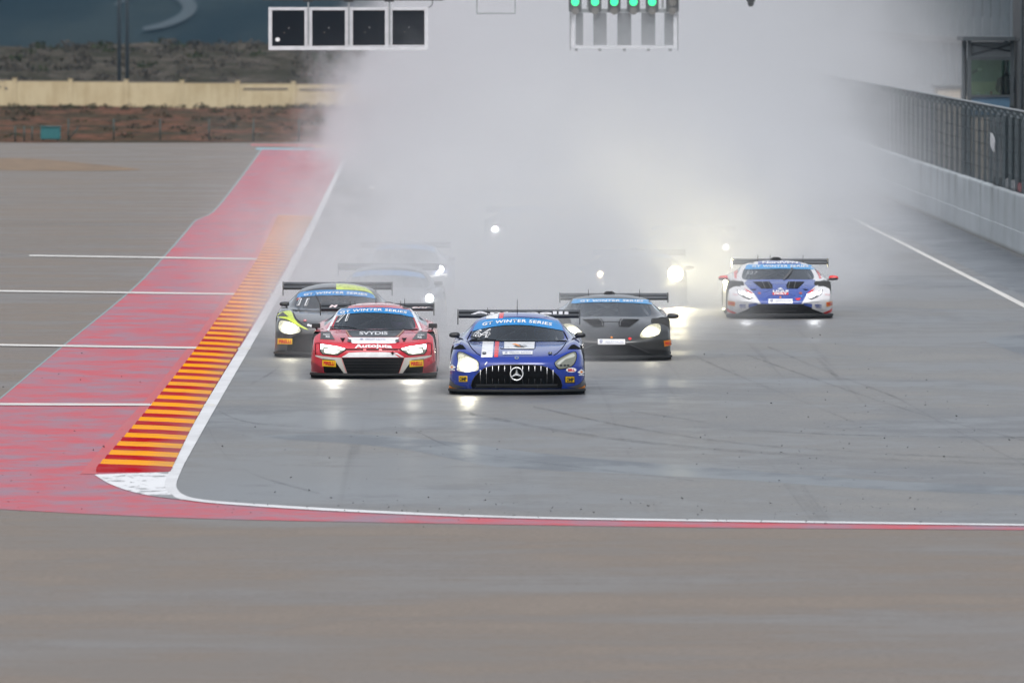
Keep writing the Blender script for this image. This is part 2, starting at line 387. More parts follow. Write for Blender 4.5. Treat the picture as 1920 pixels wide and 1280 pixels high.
def hill_road(name, L, R):
    a = curve(L, 5); b = curve(R, 5); vs = []; fs = []
    for p, q in zip(a, b): vs += [on_hill(*p), on_hill(*q)]
    for i in range(len(a)-1): fs.append((2*i, 2*i+1, 2*i+3, 2*i+2))
    tagk(mesh(name, vs, fs, M('pale_dirt_road', (.06, .072, .08), .9, spec=0), smooth=True), 'structure')
hill_road('hill_road', [(300, -8), (330, 6), (343, 20), (333, 35), (300, 50), (268, 58)], [(322, -8), (358, 4), (370, 20), (355, 40), (310, 58), (270, 64)])
hill_road('hill_track', [(214, 14), (232, 5), (256, -3)], [(220, 17), (238, 8), (262, 0)])

# scrub: leafy clumps as one mass (dry bushes nobody could count)
def scrub(name, label, n, fx, m, size):
    bm = bmesh.new()
    for _ in range(n):
        x, y = fx(); z = terr(x, y); s0 = random.uniform(*size)
        for k in range(26):
            a = random.uniform(0, 2*math.pi); r = s0*random.random()**.5; hh = s0*random.uniform(.05, .75)*(1-.5*(r/s0)**2)
            c = Vector((x+r*math.cos(a), y+r*math.sin(a), z+hh)); q = s0*.2
            d1 = Vector((random.uniform(-1, 1), random.uniform(-1, 1), random.uniform(-1, 1))).normalized()*q
            d2 = Vector((random.uniform(-1, 1), random.uniform(-1, 1), random.uniform(-1, 1))).normalized()*q
            bm.faces.new([bm.verts.new(c+d1), bm.verts.new(c+d2), bm.verts.new(c-d1), bm.verts.new(c-d2)])
    o = frombm(name, bm, m); tag(o, label, 'scrub', kind='stuff')
m_s1 = M('dry_scrub_leaf', (.05, .042, .027), .9, var=.5, spec=0); m_s2 = M('green_scrub_leaf', (.026, .034, .016), .9, var=.5, spec=0)
m_s3 = M('grey_scrub_leaf', (.06, .054, .046), .9, var=.5, spec=0)
scrub('dry_scrub', 'low dry brown bushes on the red bank before the cream wall', 380, lambda: (random.uniform(-42, 20), random.choice((random.uniform(485, 700), random.uniform(700, 716)))), m_s1, (.18, .5))
scrub('green_scrub', 'green weeds growing along the foot of the cream wall', 130, lambda: (random.uniform(-42, 20), random.choice((random.uniform(490, 714), random.uniform(709, 717)))), m_s2, (.15, .4))
scrub('hill_scrub', 'grey brushwood covering the low ridge behind the cream wall', 1000, lambda: (random.uniform(-60, 40), random.uniform(735, 935)), m_s3, (.3, .9))
scrub('ridge_bushes', 'dark green bushes dotted on the low ridge behind the wall', 200, lambda: (random.uniform(-60, 40), random.uniform(740, 935)), m_s2, (.3, 1.0))

# cream boundary wall: posts and panels
m_cream = N('cream_render'); v_ = m_cream.pos()
a_ = m_cream.noise(m_cream.mapv(v_, (.5, .5, .5)), 1, 5, .6); b_ = m_cream.noise(m_cream.mapv(v_, (3, 3, .4)), 1, 3)
m_cream.bsdf(m_cream.mix(m_cream.ramp(m_cream.math('ADD', m_cream.math('MULTIPLY', a_, .6), m_cream.math('MULTIPLY', b_, .4)), .4, .65), (.44, .37, .24), (.36, .295, .18)), .9, Specular_IOR_Level=.1); m_cream = m_cream.m
m_cap = M('dark_coping', (.10, .085, .07), .8)
wall = empty('boundary_wall', (-27, 720, -.9)); tag(wall, 'long cream rendered wall of panels and posts behind the run-off', 'wall')
bay = 104.5/29.63
wx0 = (28-800)/29.63
pm = None
for i in range(-3, 16):
    x = wx0 + i*bay - wall.location.x; dz = -.012*i*bay*.95
    if pm is None:
        bm = bmesh.new(); bx(bm, .14, bay-.14, -.06, .06, 0, 1.73); wall_panel = frombm('wall_panel', bm, m_cream, wall); pm = wall_panel.data
        bm = bmesh.new(); bx(bm, -.13, .13, -.11, .11, 0, 1.86); bx(bm, -.16, .16, -.14, .14, 1.86, 1.92); wp = frombm('wall_post', bm, m_cream, wall); qm = wp.data
        bm = bmesh.new(); bx(bm, .14, bay-.14, -.075, .075, 1.733, 1.775); cp = frombm('coping', bm, m_cap, wall); cm = cp.data
        bm = bmesh.new(); bx(bm, .35, bay-.35, -.085, -.063, 1.33, 1.45); rc = frombm('dark_recess', bm, m_cap, None); rm = rc.data; bpy.data.objects.remove(rc)
        trio = (wall_panel, wp, cp)
    else: trio = tuple(link(nm, me, wall) for nm, me in (('wall_panel', pm), ('wall_post', qm), ('coping', cm)))
    for o in trio: o.location = (x, 0, dz)
    if i in (4, 5, 6): link('dark_recess', rm, wall, (x, 0, dz))
bm = bmesh.new()
for _ in range(9):
    x = random.uniform(-1.2, 0); z = random.uniform(1.0, 1.65)
    bx(bm, x, x+random.uniform(.06, .22), -.075, -.066, z, z+random.uniform(.04, .14))
gp = frombm('graffiti_mark', bm, M('graffiti_paint', (.05, .05, .06), .7), wall); gp.location = (wx0-wall.location.x, 0, .05)

# wire fence along the bank: dark posts with rails
m_fp = M('dark_green_post', (.03, .045, .04), .6)
fence = empty('wire_fence', (-20, 482, 0)); tag(fence, 'thin dark green post and wire fence along the foot of the red bank', 'fence')
for k, px in enumerate((-10, 28, 45, 60, 128, 213, 300, 392, 475, 560, 650)):
    x = (px-800)/44.3 + 20
    rod('fence_post', (x, 0, -.1), (x, 0, .92 if k not in (1, 2, 3) else .6), .035, m_fp, fence)
for z in (.3, .6, .88):
    rod('fence_wire', (-8, 0, z), (18, 0, z), .008, m_fp, fence, 4)
rod('fence_stay', (1.0+3.85, 0, .05), (1.3+3.95, 0, .55), .03, m_fp, fence)
bn = empty('waste_container', ((92-800)/44.6, 480.5, 0)); tag(bn, 'small teal green waste container by the wire fence on the far left', 'bin')
m_teal2 = M('teal_plastic', (.01, .10, .11), .45)
box('bin_body', -.42, .42, -.25, .25, .06, .56, m_teal2, bn, .03); box('bin_lid', -.45, .45, -.28, .28, .563, .62, m_teal2, bn, .02)
for sx in (-.3, .3): rod('castor', (sx, -.2, .04), (sx, -.15, .04), .04, m_rubber, bn)

# two tall masts behind the wall
for px, lab in ((224, 'left one of the two tall dark masts behind the cream wall'), (239, 'right one of the two tall dark masts behind the cream wall')):
    x = (px-800)/28.4; o = empty('lighting_mast', (x, 751, -1)); tag(o, lab, 'mast', 'masts behind the cream wall')
    rod('mast_pole', (0, 0, 0), (0, 0, 16), .13, M('mast_steel', (.05, .065, .08), .5, metal=.3), o, 8, .08)
    box('mast_head', -.6, .6, -.15, .15, 16, 16.5, m_steel, o)

# ------------------------------------------------------------------ concrete pit wall, debris fence, pit side
n_ = N('pit_wall_concrete'); v_ = n_.pos()
a_ = n_.noise(n_.mapv(v_, (.5, .06, .5)), 1, 5, .6)
st = n_.noise(n_.mapv(v_, (1, .55, .12)), 1, 5, .75)
s_ = n_.n('SeparateXYZ'); n_.l(v_, s_.inputs[0])
c_ = n_.mix(n_.ramp(a_, .35, .65), (.43, .47, .50), (.34, .375, .40))
top = n_.ramp(s_.outputs[2], .3, 1.35, .35, 1.0)
c_ = n_.mix(n_.math('MULTIPLY', n_.ramp(st, .47, .68, 0, .75), top), c_, (.13, .14, .14))
c_ = n_.mix(n_.ramp(s_.outputs[2], .14, .0, 0, .8), c_, (.09, .085, .07))
n_.bsdf(c_, .75); n_.bump(st, .3, .01); m_conc = n_.m
pw = empty('pit_wall', (13.75, 200, 0)); tag(pw, 'long pale streaked concrete wall beside the track on the right', 'wall')
bm = bmesh.new()
prof = [(.03, 0), (.04, .52), (.055, .535), (.055, 1.34), (.07, 1.38), (.30, 1.38), (.32, 1.34), (.32, 0)]
for e, yy in enumerate((0, 5.96)):
    pass
A = [bm.verts.new((x, 0, z)) for x, z in prof]; B = [bm.verts.new((x, 5.96, z)) for x, z in prof]
for i in range(len(prof)-1): bm.faces.new((A[i], B[i], B[i+1], A[i+1]))
bm.faces.new(A[::-1]); bm.faces.new(B); bmesh.ops.recalc_face_normals(bm, faces=bm.faces[:])
o0 = frombm('concrete_block', bm, m_conc, pw)
for i in range(1, 48):
    o = o0.copy(); COL.objects.link(o); o.parent = pw; o.location = (random.uniform(-.006, .006), i*6, random.uniform(-.006, .006))
df = empty('debris_fence', (13.9, 200, 1.4)); tag(df, 'tall dark wire mesh debris fence standing on the concrete pit wall', 'fence')
m_wire = M('mesh_wire', (.022, .032, .038), .7, spec=.2); m_post = M('fence_post_steel', (.11, .13, .145), .5, metal=.3)
bm = bmesh.new()
for k in range(18):
    y = .05+k*.166
    for (ax, az), (cx_, cz) in (((0, 0), (0, 1.72)), ((0, 1.72), (-.18, 1.93))):
        v = [bm.verts.new(p) for p in ((ax, y-.003, az), (ax, y+.003, az), (cx_, y+.003, cz), (cx_, y-.003, cz))]; bm.faces.new(v)
        v = [bm.verts.new(p) for p in ((ax-.0028, y, az), (ax+.0028, y, az), (cx_+.0028, y, cz), (cx_-.0028, y, cz))]; bm.faces.new(v)
for k in range(6):
    bx(bm, -.004, .004, 0, 3, .04+k*.3, .046+k*.3)
bx(bm, -.19, -.17, 0, 3, 1.92, 1.95)
mp = frombm('mesh_panel', bm, m_wire, df); 
bm = bmesh.new(); bx(bm, .01, .08, -.035, .035, 0, 1.75)
for q in (0, 1): bx(bm, -.1-.08*q, .05-.09*q, -.02, .02, 1.75+.1*q, 1.83+.1*q)
fp = frombm('fence_post', bm, m_post, df)
bm = bmesh.new(); bx(bm, -.2, -.165, 0, 3, 1.953, 1.985); fr_ = frombm('top_rail', bm, M('pale_rail', (.33, .36, .38), .5), df)
for i in range(1, 92):
    for src in (mp, fp, fr_):
        o = src.copy(); COL.objects.link(o); o.parent = df; o.location = (0, i*3, 0)
# rag caught on the mesh
bm = bmesh.new(); bmesh.ops.create_grid(bm, x_segments=8, y_segments=10, size=.5)
for v in bm.verts:
    x, y = v.co.x, v.co.y; wd = .35+.65*(1-abs(y)*1.6)
    v.co = Vector((-.03+.03*math.sin(x*11+y*5), x*.8*wd + y*.5, y*1.0+.05*math.sin(x*7)))
rag = frombm('plastic_rag', bm, M('rag_grey', (.42, .43, .45), .6), None, True); rag.location = (13.86, G(1855, 300).y*0+ 278.0, 2.45); rag.scale = (1, 2.0, .42)
tag(rag, 'white plastic rag caught on the debris fence mesh at the right', 'rag')
for k, (px, mm, lb, h_) in enumerate(((1871, m_black, 'black marker block left of three on the wall top behind the mesh', .22), (1880, m_black, 'black marker block nearest the white pair on the wall top behind the mesh', .24), (1893, m_white, 'left one of two white marker blocks on the wall top at the right', .26), (1904, m_white, 'right one of two white marker blocks on the wall top at the right', .26), (1916, m_red, 'red marker block on the wall top at the far right edge', .24))):
    yy = 14.02*F/(px-800); ob = empty('marker_block', (14.0, yy, 1.38)); tag(ob, lb, 'marker')
    box('block_body', -.04, .04, -.8, .8, 0, h_-.02, mm, ob, .015); box('block_foot', -.045, .045, -.9, .9, .0, .03, m_dgrey, ob)

m_darkc = asphalt('dark_concrete', (.05, .054, .058), (.075, .08, .085), .7, .9, .8, 11)
m_bl = M('booth_steel', (.055, .068, .078), .5, metal=.2)
# marshal booth on legs behind the fence
bd = 322.0; bs = F/bd
def BX(px): return (px-800)/bs
def BZ(py): return H-(py-2)/bs
x0, x1 = BX(1814), BX(1900); bth = empty('marshal_booth', ((x0+x1)/2, bd, 0)); tag(bth, 'raised glass-fronted marshal booth with flat roof behind the debris fence', 'booth')
ox = bth.location.x
def bb(name, pa, pb, y0, y1, m, bev=0): return box(name, BX(pa[0])-ox, BX(pb[0])-ox, y0, y1, BZ(pb[1]), BZ(pa[1]), m, bth, bev)
bb('roof', (1804, 69), (1902, 77), -.5, 3.2, m_bl, .01)
bb('fascia_panel', (1816, 79), (1899, 107), 0.02, .1, M('fascia_grey', (.12, .14, .155), .6))
bb('frame_beam', (1814, 107), (1900, 113), -.05, .12, m_bl); bb('frame_beam', (1816, 178), (1898, 182), -.05, .12, m_bl)
for px in (1814, 1894): bb('frame_post', (px, 77), (px+7, 200), -.06, .13, m_bl)
for px in (1814, 1894): rod('leg', (BX(px+3)-ox, .05, 0), (BX(px+3)-ox, .05, BZ(195)), .07, m_bl, bth); rod('leg', (BX(px+3)-ox, 2.9, 0), (BX(px+3)-ox, 2.9, BZ(77)), .07, m_bl, bth)
bb('window_pane', (1821, 113), (1894, 178), .03, .05, glass('green_glass', (.55, .68, .60), 1.2))
bb('lower_panel', (1821, 182), (1894, 216), .02, .07, M('blue_panel', (.06, .14, .23), .5))
bb('back_panel', (1821, 113), (1894, 155), 3.0, 3.05, M('booth_back', (.20, .30, .26), .7)); bb('back_panel', (1821, 155), (1894, 182), 3.0, 3.05, M('booth_back_pale', (.38, .42, .30), .7))
bb('floor_plate', (1816, 216), (1899, 220), -.05, 3.1, m_bl)
rod('brace', (BX(1822)-ox, 0, BZ(103)), (BX(1894)-ox, 0, BZ(84)), .025, m_bl, bth); rod('brace', (BX(1822)-ox, -.01, BZ(84)), (BX(1894)-ox, -.01, BZ(96)), .025, m_bl, bth)
bb('desk_item', (1832, 174), (1839, 178), .3, .5, m_white); bb('desk_item', (1849, 173), (1857, 178), .3, .5, m_white); bb('desk_item', (1858, 172), (1861, 178), .3, .4, m_red)
lampb = bb('desk_lamp', (1835, 128), (1843, 134), .4, .6, m_white, .02); rod('lamp_arm', (BX(1824)-ox, .5, BZ(138)), (BX(1836)-ox, .5, BZ(131)), .02, m_bl, bth)  # solid shape imitating a street lamp reflected in the booth window
# person seated in the booth, dark jacket: continuous skinned body
def skin_person(name, joints, edges, radii, m):
    me = bpy.data.meshes.new(name); me.from_pydata(joints, edges, []); o = link(name, me)
    md = o.modifiers.new('skin', 'SKIN')
    for i, r in enumerate(radii): me.skin_vertices[0].data[i].radius = (r, r)
    me.skin_vertices[0].data[0].use_root = True
    o.modifiers.new('sub', 'SUBSURF').levels = 2; o.modifiers['sub'].render_levels = 2
    dg = bpy.context.evaluated_depsgraph_get(); me2 = bpy.data.meshes.new_from_object(o.evaluated_get(dg)); me2.materials.clear(); me2.materials.append(m)
    me2.polygons.foreach_set('use_smooth', [True]*len(me2.polygons))
    bpy.data.objects.remove(o); return me2
m_cloth = M('dark_jacket', (.02, .024, .03), .85)
J = [(0, 0, .45), (0, .02, .75), (0, .0, 1.0), (0, -.02, 1.12), (0, -.05, 1.26), (-.2, 0, 1.0), (-.26, -.1, .75), (-.2, -.35, .66), (.2, 0, 1.0), (.26, -.1, .75), (.2, -.35, .66), (-.1, -.1, .45), (-.12, -.45, .47), (-.12, -.48, .06), (.1, -.1, .45), (.12, -.45, .47), (.12, -.48, .06)]
E = [(0, 1), (1, 2), (2, 3), (3, 4), (2, 5), (5, 6), (6, 7), (2, 8), (8, 9), (9, 10), (0, 11), (11, 12), (12, 13), (0, 14), (14, 15), (15, 16)]
R_ = [.17, .17, .18, .07, .105, .09, .065, .04, .09, .065, .04, .1, .08, .05, .1, .08, .05]
pme = skin_person('person', J, E, R_, m_cloth)
per = link('person', pme, None, (BX(1890), bd+.9, BZ(216)-.02)); tag(per, 'person in a dark jacket sitting behind the booth window at the right', 'person')

# concrete tower with pole
tw = empty('concrete_tower', (BX(1899)+2.0, 318, 0)); tag(tw, 'dark grey concrete tower cut off by the right edge behind the fence', 'tower')
for k in range(5): box('tower_panel', -1.9, 3.5, -1.5, 6, k*2.4+.01, k*2.4+2.385, m_darkc, tw, .01)
pl = empty('steel_mast', (BX(1898.5), 317, 0)); tag(pl, 'slim dark steel pole in front of the grey concrete tower', 'pole')
rod('mast_pole', (0, 0, 0), (0, 0, 12), .05, m_bl, pl)
for k in range(9): box('bracket', .05, .12, -.03, .03, .9+k*.95, 1.0+k*.95, m_bl, pl)
# cream cabin far behind the fence
cb = empty('cream_cabin', (17.6, 372, 0)); tag(cb, 'pale cream cabin half lost in spray left of the marshal booth', 'cabin')
box('cabin_wall', -.9, .75, 0, 2.4, 0, 3.05, M('cabin_cream', (.42, .36, .28), .7), cb, .02); box('cabin_roof', -1.0, .85, -.1, 2.5, 3.06, 3.15, m_dgrey, cb)
box('cabin_post', -.14, .02, -.05, -.01, 0, 3.04, m_dgrey, cb)

# pit building far behind
pb = empty('pit_building', (24, 340, 0)); tag(pb, 'long grey pit building fading into the spray on the right', 'building')
m_fac = M('facade_grey', (.13, .165, .19), .7); m_pane = M('dark_pane', (.02, .03, .04), .15, coat=.5)
box('wall', 0, 14, 0, 330, 0, 10.5, m_fac, pb); box('roof', -2.5, 15, -2, 332, 10.52, 10.9, m_darkc, pb); box('balcony', -1.6, 0, 0, 330, 4.1, 4.35, m_darkc, pb)
gd = box('garage_door', -.03, .0, 1, 6.2, .02, 3.4, M('garage_door_grey', (.13, .15, .16), .5), pb); wn = box('window', -.03, .0, 1, 6.2, 5.2, 8.2, m_pane, pb)
cl_ = box('column', -1.5, -1.2, -.15, .15, 0, 10.5, m_fac, pb)
for k in range(1, 44):
    for src in (gd, wn, cl_):
        o = src.copy(); COL.objects.link(o); o.parent = pb; o.location = (0, k*7.5, 0)

# ------------------------------------------------------------------ start gantry
gy = 296.0; gs = F/gy; m_dot = M('screen_lamp_grey', (.25, .25, .26), .5)
def gx(px): return (px-800)/gs
def gz(py): return H-(py-2)/gs
gt = empty('start_gantry', (1.5, gy, 0)); tag(gt, 'steel start gantry truss spanning the track above the top of the picture', 'gantry')
bm = bmesh.new()
XL, XR = -15.5-1.5, 20-1.5
for yy in (0, 1.0):
    for zz in (6.06, 7.1): tube(bm, (XL, yy, zz), (XR, yy, zz), .06, 8)
for k in range(36):
    xa = XL + k*(XR-XL)/36; xb = xa+(XR-XL)/36
    for yy in (0, 1.0): tube(bm, (xa, yy, 6.06 if k % 2 else 7.1), (xb, yy, 7.1 if k % 2 else 6.06), .03, 5)
    tube(bm, (xa, 0, 6.06), (xb, 1.0, 6.06), .03, 5)
frombm('truss', bm, m_bl, gt, True)
for xx in (XL, XR): box('gantry_leg', xx-.25, xx+.25, .2, .8, 0, 7.3, m_bl, gt, .02)
# info board: four dark screens in a pale frame
sb = empty('start_board', (gx(653), gy-.3, gz(95))); tag(sb, 'hanging start board of four black square panels in a pale frame', 'sign board')
m_frm = M('pale_frame', (.48, .49, .52), .5); bo = sb.location.copy()
def sbx(name, a, b, y0, y1, m, par=sb, o_=None, bev=0):
    o_ = o_ or bo
    return box(name, gx(a[0])-o_.x, gx(b[0])-o_.x, y0, y1, gz(b[1])-o_.z, gz(a[1])-o_.z, m, par, bev)
n_ = N('dark_screen'); n_.bsdf((.004, .006, .010), .3, Specular_IOR_Level=.1); m_scr = n_.m
for a, b in ((511, 571), (586, 647), (662, 722), (736, 796)):
    t_ = (a-511)*-.007
    sbx('screen', (a, 20+t_), (b, 86+t_), -.02, .1, m_scr, bev=.005)
    sbx('screen_lamp', (a+30, 52+t_), (a+32, 54+t_), -.03, -.021, m_dot); sbx('screen_lamp', (a+21, 61+t_), (a+24, 62.5+t_), -.03, -.021, m_cap)
sbx('screen_lamp', (517, 71), (525, 78), -.04, -.021, m_white, bev=.02)
sbx('frame_top', (504, 14), (803, 19.6), -.06, .12, m_frm); sbx('frame_bottom', (504, 86.6), (803, 94), -.06, .12, m_frm)
for a, b in ((504, 510.5), (571.5, 585.5), (647.5, 661.5), (722.5, 735.5), (796.5, 803)): sbx('frame_upright', (a, 19.8), (b, 86.4), -.055, .12, m_frm)
for a in (577, 653, 729): sbx('hanger', (a, -6), (a+3, 84), -.1, -.062, m_steel); sbx('hanger_clamp', (a-8, -4), (a+10, 4), -.12, .1, m_black)
sbx('mount_rail', (492, -3), (832, 1.5), -.05, .08, m_black)
cbm = bmesh.new()
for k in range(8):
    t0, t1 = k/8*math.pi/2, (k+1)/8*math.pi/2
    tube(cbm, (gx(803+8*math.sin(t0))-bo.x, 0, gz(14-8*(1-math.cos(t0)))-bo.z), (gx(803+8*math.sin(t1))-bo.x, 0, gz(14-8*(1-math.cos(t1)))-bo.z), .012, 5)
tube(cbm, (gx(811)-bo.x, 0, gz(6)-bo.z), (gx(811)-bo.x, 0, gz(-4)-bo.z), .012, 5)
frombm('cable', cbm, m_black, sb)
# small empty frame
ef = empty('hanging_frame', (gx(930), gy-.3, gz(27))); tag(ef, 'thin grey empty frame hanging between the start board and the lights', 'frame')
o_ = ef.location.copy()
sbx('frame_bar', (893, 24.5), (967, 27), -.03, .03, m_steel, ef, o_)
for a in (893, 964.5): sbx('frame_bar', (a, -8), (a+2.3, 24.3), -.03, .03, m_steel, ef, o_)
# start lights
st_ = empty('start_lights', (gx(1168), gy-.4, gz(92))); tag(st_, 'start light unit with five green lamps lit above dark strips', 'traffic light')
o_ = st_.location.copy()
m_green = emis('green_lamp', (.02, 1.0, .32), 1.6); m_house = M('lamp_housing', (.01, .012, .012), .5, spec=.2); m_off = M('unlit_lamp', (.06, .055, .045), .25, coat=.6)
m_strip = M('grey_strip', (.10, .11, .12), .6)
def disc(name, px, py, r, m, yo):
    bm = bmesh.new(); c = Vector((gx(px)-o_.x, yo, gz(py)-o_.z))
    tube(bm, c+Vector((0, -.06, 0)), c, r/gs, 20); return frombm(name, bm, m, st_, False)
for k, a in enumerate((1078, 1115, 1151, 1187, 1222, 1260)):
    sbx('lamp_housing', (a-12, -14), (a+12, 24), -.12, .1, m_house, st_, o_, .03)
    disc('green_lamp' if k < 5 else 'unlit_lamp', a, 4, 7.5, m_green if k < 5 else m_off, -.13); disc('unlit_lamp', a, 21, 7, m_off, -.13)
    bm = bmesh.new(); c = Vector((gx(a)-o_.x, -.12, gz(4)-o_.z))
for a, b in ((1079, 1093), (1112, 1137), (1157, 1183), (1202, 1228), (1245, 1262)): sbx('backing_strip', (a, 24.5), (b, 85), .02, .08, m_strip, st_, o_)
sbx('cross_bar', (1068, 17), (1262, 24), .11, .17, m_steel, st_, o_)
sbx('frame_bar', (1069, 86), (1269, 91), 0, .1, m_frm, st_, o_)
for a in (1070, 1262): sbx('frame_bar', (a, 25), (a+7, 85.7), 0, .1, m_frm, st_, o_)
for a in (1068, 1269.5): sbx('frame_edge', (a, 24), (a+1.5, 95), -.02, .12, m_dgrey, st_, o_)
for a in (1080, 1124, 1170, 1215, 1256): sbx('bolt', (a-3, 91.3), (a+3, 96), 0, .06, m_dgrey, st_, o_)
for a in (1100, 1240): sbx('hanger', (a, -12), (a+4, -14.1+30), .12, .2, m_steel, st_, o_)
tcam = empty('track_camera', (gx(1407), gy-.3, gz(13))); tag(tcam, 'small dark camera hanging from the gantry right of the start lights', 'camera')
bm = bmesh.new(); bmesh.ops.create_uvsphere(bm, u_segments=12, v_segments=8, radius=.085); frombm('camera_dome', bm, m_house, tcam, True, (0, 0, .085))
box('camera_body', -.11, .11, -.1, .1, .1, .42, m_house, tcam, .03); rod('camera_stem', (0, 0, .42), (0, 0, .65), .03, m_steel, tcam)

# ------------------------------------------------------------------ cars
X0 = [0, .34, .59, .69, .83, .95, 1.0, .99]
BODY = {}
BODY['amg'] = (1.02, [
 (.10, .42, [.09]*8, X0), (.02, .44, [.28]*6+[.26, .09], X0),
 (.02, .44, [.48, .475, .47, .465, .46, .44, .40, .09], X0), (.13, .42, [.58, .575, .59, .62, .65, .60, .50, .09], X0),
 (.45, .35, [.65, .645, .655, .70, .75, .71, .55, .09], X0), (1.05, .10, [.72, .715, .725, .765, .83, .79, .58, .09], X0),
 (1.60, .35, [.775, .77, .755, .76, .80, .77, .58, .09], [0, .34, .74, .785, .88, .96, 1.0, .99]),
 (2.03, .60, [.965, .955, .90, .89, .79, .75, .55, .09], [0, .34, .68, .725, .86, .95, .98, .98]),
 (2.40, .60, [1.115, 1.10, 1.03, 1.02, .80, .75, .52, .09], [0, .32, .605, .65, .85, .94, .98, .98]),
 (2.85, .25, [1.185, 1.175, 1.12, 1.09, .82, .77, .52, .09], [0, .30, .50, .575, .84, .94, .98, .98]),
 (3.50, .05, [1.15, 1.14, 1.07, 1.03, .82, .78, .55, .09], [0, .28, .47, .55, .84, .97, 1.0, 1.0]),
 (4.15, -.1, [.97, .965, .94, .92, .83, .79, .52, .12], [0, .28, .47, .56, .80, .95, 1.0, 1.0]),
 (4.50, -.12, [.86, .86, .85, .84, .82, .72, .45, .20], X0), (4.60, -.1, [.35]*6+[.32, .25], X0)])
BODY['r8'] = (.985, [
 (.10, .40, [.09]*8, X0), (.02, .42, [.28]*6+[.26, .09], X0),
 (.02, .42, [.45, .45, .45, .455, .45, .43, .38, .09], X0), (.12, .40, [.565, .56, .56, .57, .58, .55, .46, .09], X0),
 (.45, .32, [.645, .64, .63, .645, .685, .65, .52, .09], X0), (.90, .12, [.705, .70, .685, .70, .76, .73, .55, .09], X0),
 (1.30, .38, [.745, .74, .725, .725, .755, .73, .55, .09], [0, .34, .70, .745, .86, .96, 1.0, .99]),
 (1.72, .55, [.93, .92, .875, .865, .765, .73, .53, .09], [0, .33, .635, .675, .84, .95, .98, .98]),
 (2.08, .55, [1.075, 1.065, 1.005, .99, .77, .73, .5, .09], [0, .31, .555, .60, .83, .94, .98, .98]),
 (2.50, .25, [1.145, 1.135, 1.08, 1.05, .80, .76, .5, .09], [0, .30, .475, .55, .83, .94, .98, .98]),
 (3.10, .05, [1.11, 1.10, 1.03, 1.0, .83, .79, .55, .09], [0, .28, .45, .53, .82, .97, 1.02, 1.02]),
 (3.85, -.1, [.94, .93, .91, .88, .84, .80, .52, .12], [0, .28, .46, .56, .80, .97, 1.02, 1.02]),
 (4.40, -.12, [.84, .84, .84, .83, .82, .72, .45, .20], X0), (4.50, -.1, [.35]*6+[.32, .25], X0)])
BODY['wedge'] = (.985, [
 (.14, .46, [.09]*8, X0), (.05, .46, [.20]*6+[.18, .09], X0),
 (.00, .46, [.30, .305, .325, .34, .36, .35, .29, .09], X0), (.08, .45, [.385, .385, .42, .46, .49, .48, .41, .09], X0),
 (.42, .36, [.53, .525, .54, .565, .60, .595, .5, .09], X0), (.85, .15, [.645, .64, .625, .645, .705, .69, .53, .09], X0),
 (1.20, .38, [.70, .695, .685, .685, .72, .705, .53, .09], [0, .34, .73, .79, .90, .96, 1.0, .99]),
 (1.66, .55, [.86, .855, .83, .82, .74, .70, .5, .09], [0, .33, .67, .735, .87, .95, .98, .98]),
 (2.05, .55, [.985, .98, .945, .935, .76, .70, .5, .09], [0, .32, .605, .67, .86, .94, .98, .98]),
 (2.45, .25, [1.055, 1.045, 1.0, .965, .79, .73, .5, .09], [0, .31, .555, .625, .85, .94, .98, .98]),
 (3.05, .05, [1.01, 1.0, .95, .92, .79, .75, .55, .09], [0, .28, .50, .57, .84, .97, 1.01, 1.01]),
 (3.80, -.1, [.88, .875, .86, .84, .79, .75, .52, .12], [0, .28, .48, .57, .80, .97, 1.01, 1.01]),
 (4.35, -.12, [.80, .80, .80, .80, .79, .70, .45, .20], X0), (4.47, -.1, [.35]*6+[.32, .25], X0)])

